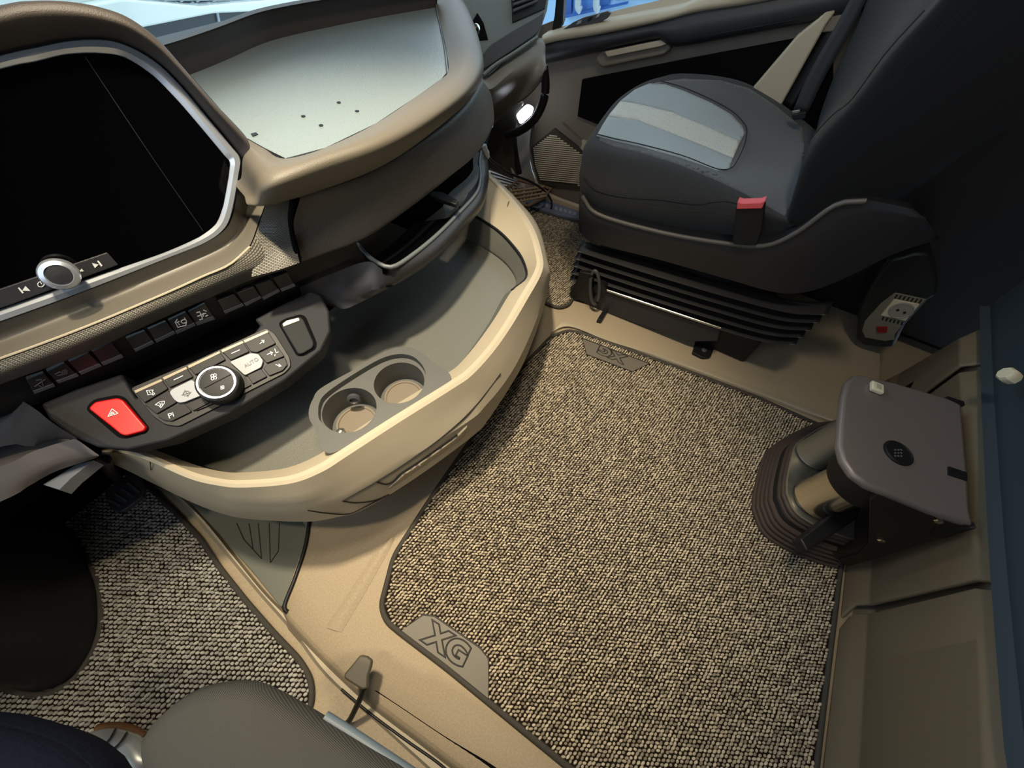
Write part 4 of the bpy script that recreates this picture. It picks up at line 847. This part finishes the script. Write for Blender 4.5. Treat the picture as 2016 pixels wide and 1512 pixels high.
# row of switches
sws = [([(50, 747), (87, 734), (110, 761), (68, 777)], 'slash'), ([(90, 731), (128, 714), (157, 741), (115, 756)], 'fan'), ([(133, 712), (175, 694), (202, 721), (160, 739)], None), ([(180, 692), (220, 674), (245, 704), (203, 721)], None),
       ([(247, 667), (287, 651), (305, 676), (267, 694)], None), ([(290, 649), (328, 632), (347, 657), (308, 676)], None), ([(330, 631), (367, 614), (387, 641), (348, 659)], 'TC'), ([(370, 614), (405, 597), (425, 629), (388, 642)], 'axle'),
       ([(427, 592), (462, 579), (482, 602), (443, 619)], None), ([(465, 577), (500, 564), (517, 587), (484, 604)], None), ([(502, 562), (533, 549), (553, 574), (519, 592)], None), ([(536, 547), (566, 535), (583, 564), (555, 575)], None)]
words = ['switch with crossed-out lamp symbol, far left of the row', 'switch with fan symbol, second from the left', 'blank switch right of the fan symbol switch', 'blank switch fourth from the left before the wide gap',
         'blank switch just right of the first wide gap', 'blank switch left of the TC switch', 'switch printed TC in a tilted bracket', 'switch with white axle symbol', 'blank switch just right of the axle switch gap', 'blank switch tenth from the left, in the right block of four', 'blank switch second from the right end', 'blank switch at the far right end of the row']
skey = mat('switch_key', (34, 34, 38), .4)
for (q, sym), wd in zip(sws, words):
    cc = (sum(a for a, b in q) / 4, sum(b for a, b in q) / 4)
    t = thing('dash_switch', 'black ' + wd, 'switch', SP.at(*cc), group='push switches in the row under the display')
    a, b, c_, d = q
    def L_(p, r_, t_): return (p[0] + (r_[0] - p[0]) * t_, p[1] + (r_[1] - p[1]) * t_)
    qq = [L_(p, cc, .05) for p in q]
    k_ = slab('switch_key', [SP.at(*p, .006) for p in (qq[0], qq[1], L_(qq[1], qq[2], .8), L_(qq[0], qq[3], .8))], SP.n * -.006, skey, t, bevel=.0008)
    slab('switch_lit_edge', [SP.at(*L_(qq[0], qq[3], .8), .006), SP.at(*L_(qq[1], qq[2], .8), .006), SP.at(*qq[2], .001), SP.at(*qq[3], .001)], SP.n * -.003, mat('switch_bevel_lit', (150, 154, 162), .35), t)  # light on each key's lower bevel is put into its pale colour
    x, y = cc
    if sym == 'slash': ribbons('symbol', SP, [[(x - 10, y + 6), (x + 10, y - 8)], [(x - 8, y - 6), (x + 2, y - 8), (x + 6, y + 4)], [(x - 2, y + 4), (x + 4, y + 7)]], .0009, greyp, k_, h=.0062)
    if sym == 'fan': ribbons('symbol', SP, [[(x - 14, y + 1), (x - 4, y - 4), (x + 2, y)], [(x - 10, y + 4), (x, y + 2)]] + fanicon(x + 5, y - 3, 4), .0009, greyp, k_, h=.0062)
    if sym == 'TC':
        rt = SP.at(x + 10, y - 4) - SP.at(x - 10, y + 4); text('symbol', 'TC', SP.at(x - 1, y - 1, .0062), rt, SP.n.cross(rt), .0105, whitem, k_)
        ribbons('symbol', SP, [[(x - 9, y - 8), (x - 13, y - 2), (x - 8, y + 8), (x + 8, y + 4), (x + 9, y - 4), (x + 5, y - 11)]], .0010, whitem, k_, h=.0062)
    if sym == 'axle': ribbons('symbol', SP, [[(x - 8, y + 2), (x + 8, y - 4)], [(x - 3, y - 5), (x + 1, y + 5)], [(x - 10, y - 5), (x - 4, y - 7)], [(x - 4, y + 9), (x + 2, y + 7)], [(x + 4, y - 10), (x + 9, y - 8)], [(x + 8, y + 2), (x + 12, y)], [(x + 3, y - 4), (x + 3, y + 2)]], .0014, whitem, k_, h=.0062)

# =================================================================== STORAGE BIN
sbn = thing('storage_bin', 'large curved tan storage bin below the dashboard', 'storage bin', V((.4, .5, .17)))
li = [(203, 884), (250, 882), (293, 893), (377, 928), (433, 942), (480, 945), (567, 937), (627, 914), (672, 885), (772, 821), (885, 751), (919, 727), (959, 684), (992, 637), (1025, 581), (1052, 534), (1055, 505), (1038, 450), (1003, 398), (950, 340)]
lo_ = [(200, 890), (247, 893), (290, 906), (372, 942), (430, 956), (480, 960), (572, 952), (634, 929), (682, 899), (782, 834), (895, 763), (930, 738), (971, 693), (1005, 645), (1039, 588), (1066, 538), (1068, 505), (1050, 448), (1012, 394), (956, 336)]
m1 = [(200, 896), (250, 908), (298, 925), (378, 962), (435, 980), (485, 988), (582, 985), (645, 962), (700, 930), (802, 865), (915, 790), (948, 764), (988, 718), (1020, 665), (1052, 600), (1078, 545), (1079, 520), (1058, 446), (1016, 391), (958, 334)]
m2 = [(200, 900), (250, 918), (298, 938), (380, 978), (437, 998), (487, 1008), (588, 1008), (655, 990), (712, 962), (815, 898), (925, 828), (955, 800), (996, 750), (1028, 695), (1058, 625), (1079, 560), (1081, 528), (1060, 446), (1017, 391), (959, 334)]
m3 = [(198, 903), (250, 926), (298, 950), (380, 990), (440, 1012), (492, 1022), (600, 1027), (665, 1018), (722, 1000), (830, 933), (935, 855), (962, 825), (1002, 765), (1032, 712), (1060, 640), (1078, 575), (1081, 530), (1060, 446), (1017, 391), (959, 334)]
shell_rows = [Z(.368, li), Z(.372, [((a + c) / 2, (b + d) / 2) for (a, b), (c, d) in zip(li, lo_)]), Z(.368, lo_), Z(.325, m1), Z(.28, m2), Z(.20, m3)]
cen = V((.45, .6, .19)); shell_rows.append([p.lerp(cen, .15) + V((0, 0, -.012)) for p in shell_rows[-1]]); shell_rows.append([p.lerp(cen, .5) + V((0, 0, -.01)) for p in shell_rows[-1]])
shell = surf('bin_shell', shell_rows, tan, sbn, 120, 3, sharp=True, idx=True, angle=14)
wi = [p + V((0, 0, 0)) for p in Z(.368, li)]
wr = Z((.32, .33), [(215, 880), (260, 876), (300, 884), (384, 915), (436, 928), (480, 930), (560, 922), (618, 900), (662, 872), (760, 808), (872, 740), (905, 716), (942, 672), (975, 625), (1008, 572), (1036, 548), (1033, 520), (1015, 490), (975, 450), (905, 408)])
surf('bin_inner_wall', [wi, wr], tan, sbn, 100, 3, sharp=True, idx=True)
tube('liner_edge', wr[14:], .004, black, sbn)
wf = Z(.265, [(215, 880), (260, 876), (300, 884), (384, 915), (436, 928), (480, 930), (560, 922), (618, 900), (662, 872), (760, 808), (872, 740), (900, 712), (930, 668), (960, 622), (985, 575), (1005, 560), (1000, 535), (970, 505), (915, 475), (850, 440)])
surf('bin_liner', [wr, [a.lerp(b, .6) + V((0, 0, -.015)) for a, b in zip(wr, wf)], wf, [V((p.x * .7 + .15, .50 + .3 * (p.y - .3), .262)) for p in wf], [V((p.x * .6 + .2, .74, .262)) for p in wf]], linerm, sbn, 100, 5, idx=True, angle=60)
SB = bvh_of(shell)
tube('panel_seam', on(SB, [(674, 986), (705, 968), (740, 948), (800, 910), (870, 860), (930, 805), (985, 735)]), .0012, badge_line, sbn, 5)
tube('panel_seam', on(SB, [(606, 1004), (640, 1009), (685, 1011), (720, 996), (766, 973)]), .0012, badge_line, sbn, 5)
tube('panel_seam', on(SB, [(674, 986), (700, 989), (735, 985), (766, 973)]), .0014, badge_line, sbn, 5)
tube('panel_seam', on(SB, [(740, 948), (760, 953), (775, 946), (790, 931), (830, 905), (900, 855)]), .0018, badge_line, sbn, 5)
tube('panel_seam', on(SB, [(293, 893), (296, 905), (298, 925)], .0008), .0007, badge_line, sbn, 4)
tube('panel_seam', [ZP(1002, 396, .372), ZP(993, 425, .345), ZP(982, 447, .33)], .0012, badge_line, sbn, 5)
drape('drawer_pull', [(792, 934), (830, 908), (890, 866), (920, 838), (915, 856), (870, 890), (800, 938), (765, 962)], SB, tan, sbn, 8, .004)
# cup holder
ch = thing('cup_holder', 'grey double cup holder insert in the storage bin', 'cup holder', ZP(740, 790, .28))
co_ = [(779, 684), (806, 684), (829, 694), (846, 708), (887, 749), (780, 816), (681, 880), (640, 890), (624, 851), (610, 827), (608, 807), (616, 786), (632, 764), (700, 726), (767, 689)]
blk = slab('holder_body', arc([ZP(a, b, .368) for a, b in co_] + [ZP(*co_[0], .368)], 90)[:-1], (0, 0, -.09), cupm, ch)
inn = [(626, 799), (636, 778), (676, 748), (743, 708), (782, 696), (811, 700), (830, 716), (838, 735), (836, 754), (829, 773), (811, 786), (790, 793), (760, 792), (748, 799), (743, 813), (735, 827), (717, 843), (689, 850), (663, 850), (643, 840), (627, 823)]
ring_ = arc([ZP(a, b, .37) for a, b in inn] + [ZP(*inn[0], .37)], 80)[:-1]
cut1 = slab('tmp', [p + V((0, 0, .01)) for p in ring_], (0, 0, -.026), cupm)
cA_ = ZP(688, 806, .355); cB_ = ZP(786, 752, .355)
rc = (cA_ - cB_).length * .47
c2 = lathe('tmp', cA_ + V((0, 0, .02)), (0, 0, -1), [(rc, 0), (rc * .97, .08)], cupm, n=48)
c3 = lathe('tmp', cB_ + V((0, 0, .02)), (0, 0, -1), [(rc, 0), (rc * .97, .08)], cupm, n=48)
cut(blk, [cut1, c2, c3])
for q in (cA_, cB_): lathe('cup_floor_ring', q + V((0, 0, -.058)), (0, 0, 1), [(rc * .80, 0), (rc * .80, .004), (rc * .72, .004), (rc * .70, .002)], mat('cup_base_taupe', (112, 102, 88), .55), ch, 40)
tube('holder_ridge', [p + V((0, 0, -.018)) for p in ring_[8:26]], .0015, char2, ch, 5)
lathe('grip_knob', cA_ + V((.030, .024, -.022)), V((-.7, -.6, .2)), [(.013, 0), (.013, .006), (.008, .008), (.006, .003)], char2, ch, 20)
lathe('grip_knob', cA_ + V((-.037, .0, -.035)), V((.9, 0, .4)), [(.009, 0), (.008, .006), (.001, .010)], steel, ch, 16)

# =================================================================== DRIVER SIDE
cl_ = thing('column_boot', 'black steering column boot rising from the driver mat', 'steering column', ZP(60, 1200, -.05))
foot2 = [(-160, 1330), (-60, 1336), (0, 1344), (55, 1360), (98, 1357), (145, 1330), (180, 1280), (193, 1230), (188, 1150), (140, 1050), (50, 990), (-160, 960)]
dome('boot', [ZP(a, b, -.045) for a, b in foot2], [(1.0, 0), (1.0, .006), (.975, .016), (.965, .03), (.94, .07), (.93, .14), (.94, .24), (.95, .4)], black, cl_, 72)
pd = thing('brake_pedal', 'black ribbed rubber brake pedal above the driver mat', 'pedal', ZP(230, 990, .02))
pdl = [(205, 965), (222, 955), (245, 938), (262, 930), (272, 938), (283, 965), (280, 978), (255, 998), (238, 1008), (222, 1005), (208, 985)]
slab('pedal_pad', [ZP(a, b, .06) for a, b in pdl], (0, 0, -.012), char, pd, bevel=.003)
for k in range(4):
    tube('pad_rib', [ZP(214 + k * 13, 992 - k * 11 - 8, .062), ZP(238 + k * 12, 996 - k * 9, .062)], .003, char2, pd, 6, smooth=False)
tube('pedal_arm', [ZP(232, 945, .06), ZP(215, 925, .2), ZP(205, 905, .38)], .009, black, pd)
ds = thing('driver_seat', 'dark grey fabric driver seat cushion at the bottom edge', 'seat', V((-.25, 0, .1)))
so = [(297, 1441), (306, 1425), (320, 1405), (353, 1376), (400, 1350), (467, 1337), (520, 1342), (567, 1366), (612, 1392), (660, 1422), (740, 1470), (810, 1512), (930, 1600), (1080, 1750), (1000, 2300), (300, 2500), (0, 2000), (230, 1640), (318, 1520), (304, 1470)]
dome('seat_cushion', [ZP(a, b, .42) for a, b in so], [(.5, -.16), (.74, -.10), (.95, -.03), (.995, .0), (.965, .02), (.90, .032), (.6, .04), (.0, .04)], mat('driver_seat_fabric', (74, 72, 68), .9, bump=('wave', 300, .4, .001), spec=.2), ds, 90)
tube('seat_piping', Z(.42, [(640, 1412), (700, 1450), (760, 1490), (820, 1530)]), .006, mat('blue_grey_piping', (96, 108, 118), .5), ds)
nv_ = thing('navy_garment', 'dark navy cloth lying at the bottom left beside the driver seat', 'clothing', ZP(60, 1500, .3))
no = [(-150, 1390), (0, 1402), (60, 1412), (120, 1430), (165, 1450), (200, 1476), (228, 1508), (262, 1620), (100, 2000), (-300, 1900), (-300, 1480)]
dome('cloth', [ZP(a, b, .42) for a, b in no], [(.7, -.06), (.88, -.04), (.985, -.01), (.985, .008), (.95, .016), (.9, .01), (.84, .02), (.7, .03), (.4, .028), (.0, .03)], navy, nv_, 80)
sk = thing('ribbed_silver_cap', 'ribbed silver rounded cap between navy cloth and driver seat', 'cap', ZP(220, 1475, .02))
kp = [(160, 1447), (182, 1438), (205, 1433), (230, 1433), (258, 1440), (280, 1452), (300, 1500), (260, 1560), (200, 1540), (170, 1490)]
dome('cap_shell', [ZP(a, b, .03) for a, b in kp], [(.97, -.03), (1.0, -.01), (.97, .0), (.9, .006), (.5, .012), (.0, .013)], mat('silvered_vinyl', (176, 178, 176), .3, metal=.5), sk, 60)
for a, b in (((228, 1434), (196, 1474)), ((250, 1441), (214, 1482))): tube('cap_groove', [ZP(*a, .042), ZP((a[0] + b[0]) / 2 + 3, (a[1] + b[1]) / 2 + 2, .048), ZP(*b, .046)], .0018, badge_line, sk, 6)
tube('cap_band', Z(.022, [(190, 1434), (225, 1429), (262, 1436), (285, 1450)]), .006, mat('rust_brown', (92, 58, 26), .7), sk)
# parking lever
lv_ = thing('floor_lever', 'taupe handled lever rising beside the driver seat', 'lever', ZP(692, 1420, -.03))
hd = [(709, 1289), (722, 1292), (732, 1300), (730, 1312), (724, 1330), (723, 1356), (712, 1358), (695, 1348), (677, 1336), (677, 1327), (690, 1312)]
slab('lever_handle', [ZP(a, b, .12) for a, b in hd], (0, 0, -.016), mat('lever_taupe', (84, 78, 66), .5), lv_, bevel=.004)
tube('lever_rod', [ZP(718, 1352, .11), ZP(708, 1378, .07), ZP(690, 1415, .0), ZP(682, 1425, -.03)], .0055, black, lv_)

# =================================================================== PASSENGER FOOTWELL
fw = thing('footwell_panel', 'pale grey lit panel beside the passenger footwell', 'panel', XP(1020, 330, 1.58))
surf('side_panel', [X(1.60, [(1060, 200), (1048, 240), (1042, 290), (1046, 330), (1060, 380)]), X(1.62, [(1030, 262), (1020, 280), (1020, 300), (1026, 340), (1050, 400)]), X(1.60, [(1012, 225), (1008, 260), (1010, 300), (1014, 345), (1020, 360)])], mat('pale_grey_plastic', (168, 164, 156), .4), fw, 20, 4)
surf('toe_panel', [X(1.5, [(975, 235), (1000, 215), (1030, 200)]), X(1.5, [(958, 290), (985, 290), (1012, 270)]), X(1.55, [(962, 330), (990, 345), (1016, 355)])], mat('taupe_shadow_plastic', (84, 78, 74), .6), fw, 16, 5)
tube('panel_edge', X(1.52, [(1028, 202), (1005, 230), (980, 265), (962, 292)]), .008, mat('pale_edge', (176, 174, 168), .4), fw)
tube('panel_edge', X(1.54, [(998, 240), (992, 275), (1002, 310), (1014, 352)]), .007, MATS['pale_edge'], fw)
tube('channel', X(1.54, [(1006, 228), (1010, 262), (1014, 300), (1022, 342)]), .014, black, fw)
slab('step_lamp', [XP(a, b, 1.49) for a, b in ((1015, 227), (1034, 207), (1047, 214), (1043, 229), (1024, 246))], (.02, 0, 0), lampw, fw, r=.01, bevel=.003)
gh = thing('grab_strap', 'thick black grab strap curving down beside the passenger door', 'strap', XP(1000, 270, 1.5))
tube('strap', X(1.46, [(1070, 130), (1074, 170), (1068, 205), (1052, 235), (1028, 255), (998, 268)]), .015, black, gh, 12)
lf = thing('rubber_floor_pad', 'pale ribbed rubber pad in front of the passenger mat', 'mat', ZP(1000, 355, .0))
slab('pad', [ZP(a, b, .03) for a, b in ((955, 325), (1018, 350), (1030, 372), (1000, 400), (980, 370))], (0, 0, -.025), mat('pale_rubber', (150, 142, 132), .5), lf)
for k in range(6): tube('pad_ridge', [ZP(962 + k * 4, 332 + k * 8, .032), ZP(1016 + k * 2, 352 + k * 5, .032)], .004, tan_dark, lf, 6, smooth=False)
bs = thing('wicker_basket', 'brown openwork basket on the floor by the bin end', 'basket', ZP(1050, 400, .01))
bpx = [(990, 378), (1020, 355), (1050, 362), (1085, 372), (1070, 390), (1040, 405), (1015, 402)]
wk = mat('wicker_brown', (112, 90, 68), .7)
for z in (.03, .06, .09): tube('hoop', [ZP(a, b, z) for a, b in bpx], .006, wk, bs, 6, close=True)
for k in range(9): tube('weave_strand', [ZP(1000 + k * 9, 366 + (k % 2) * 3, .095), ZP(1012 + k * 6, 402 - k * 2, .09)], .0045, wk, bs, 6, smooth=False)
for k in range(4): tube('weave_strand', [ZP(996 + k * 5, 378 + k * 7, .1), ZP(1070 + k * 2, 368 + k * 6, .1)], .004, mat('wicker_light', (150, 126, 96), .7), bs, 6, smooth=False)
cb = thing('charging_cable', 'black cable with white plug hanging from the bin end', 'cable', ZP(1020, 345, .05))
tube('cable', [ZP(957, 302, .44), ZP(972, 320, .38), ZP(1005, 342, .26), ZP(1045, 358, .18), ZP(1072, 376, .10), ZP(1086, 396, .04), ZP(1085, 412, .02)], .0045, black, cb, 8)
tube('plug', [ZP(951, 286, .47), ZP(954, 297, .455), ZP(959, 308, .43)], [.010, .011, .008], whitem, cb, 10)
bm_ = thing('blue_mat_edge', 'blue grey plastic strip with raised lettering at the mat front', 'trim', ZP(1090, 405, .02))
slab('strip', [ZP(a, b, .02) for a, b in ((1040, 382), (1060, 388), (1100, 402), (1160, 422), (1158, 434), (1100, 424), (1050, 408), (1035, 396))], (0, 0, -.01), mat('blue_grey_strip', (112, 120, 140), .45), bm_)
for k in range(8): slab('raised_mark', [ZP(1066 + k * 9, 398 + k * 2.6, .022), ZP(1071 + k * 9, 400 + k * 2.6, .022), ZP(1070 + k * 9, 406 + k * 2.6, .022), ZP(1065 + k * 9, 404 + k * 2.6, .022)], (0, 0, -.002), mat('pale_strip_mark', (150, 158, 172), .4), bm_)

# =================================================================== OUTSIDE THE WINDSCREEN AND SIDE GLASS
o = slab('window_2', [V((-.8, 1.25, .60)), V((1.7, 1.25, .60)), V((1.7, 1.36, 1.75)), V((-.8, 1.36, 1.75))], (0, .005, 0), gl); tag(o, 'windscreen', kind='structure')
o = box('floor', (-6, 1.4, -1.35), (9, 9, -1.3), hallfl); tag(o, 'grey hall floor outside', kind='structure')
wt = thing('white_truck', 'white truck front with dark honeycomb grille outside the windscreen', 'truck', YP(300, 30, 3.0))
YW = 2.6
slab('hood_panel', [YP(a, b, YW) for a, b in ((-250, 110), (0, 42), (140, 14), (240, -10), (300, -40), (-250, -60))], (0, .05, 0), whitepaint, wt, bevel=.01)
slab('bumper', [YP(a, b, YW - .05) for a, b in ((120, 40), (160, 14), (238, -2), (300, 4), (395, 13), (540, 0), (575, -8), (640, -8), (655, 6), (560, 20), (420, 27), (275, 56), (200, 45))], (0, .08, 0), whitepaint, wt, bevel=.008)
gp = slab('grille', [YP(a, b, YW + .03) for a, b in ((225, -30), (600, -30), (540, 6), (390, 18), (240, 4))], (0, .03, 0), hexdark, wt)
for j in range(4):
    for i in range(11):
        x = 240 + i * 32 + (16 if j % 2 else 0); y = -14 + j * 9
        if y < 14: tube('mesh_cell', [YP(x + 13 * math.cos(w), y + 5 * math.sin(w), YW) for w in [math.pi / 3 * k for k in range(6)]], .004, mat('mesh_pale', (170, 182, 190), .4), gp, 5, close=True)
slab('lower_skirt', [YP(a, b, YW + .05) for a, b in ((180, 200), (180, 45), (300, 45), (420, 24), (560, 16), (660, -10), (900, -20), (900, 60), (400, 250))], (0, .05, 0), mat('dark_skirt', (52, 60, 64), .4), wt)
slab('skirt_strip', [YP(a, b, YW + .04) for a, b in ((427, 26), (431, 26), (434, 44), (430, 44))], (0, .01, 0), mat('mesh_pale', (170, 182, 190), .4), wt)
bt_ = thing('blue_truck', 'blue truck beside the passenger window', 'truck', XP(1200, 20, 3.2))
XO = 3.0
slab('cab_side', [XP(a, b, XO) for a, b in ((1040, 90), (1080, 70), (1250, 45), (1400, 10), (1400, -90), (1040, -90))], (.05, 0, 0), bluelt, bt_)
slab('door_skin', [XP(a, b, XO - .03) for a, b in ((1112, 34), (1124, 30), (1126, -40), (1112, -40))], (.03, 0, 0), blueout, bt_)
slab('door_skin', [XP(a, b, XO - .03) for a, b in ((1128, 30), (1200, 12), (1196, -40), (1128, -40))], (.03, 0, 0), mat('mid_blue', (70, 120, 190), .35), bt_, bevel=.01)
slab('side_step', [XP(a, b, XO - .05) for a, b in ((1112, 36), (1235, 8), (1235, 3), (1112, 30))], (.02, 0, 0), blueout, bt_)
for x in (1140, 1176): tube('grab_rail', [XP(x, -30, XO - .08), XP(x - 2, 12, XO - .08), XP(x + 3, 20, XO - .08)], .02, mat('mesh_pale', (170, 182, 190), .4), bt_, 8)
for k in range(4): slab('side_panel', [XP(1208 + k * 28, 2 - k * 6, XO - .03), XP(1230 + k * 28, -3 - k * 6, XO - .03), XP(1228 + k * 28, -60, XO - .03), XP(1206 + k * 28, -60, XO - .03)], (.02, 0, 0), whitepaint if k % 2 else bluelt, bt_)
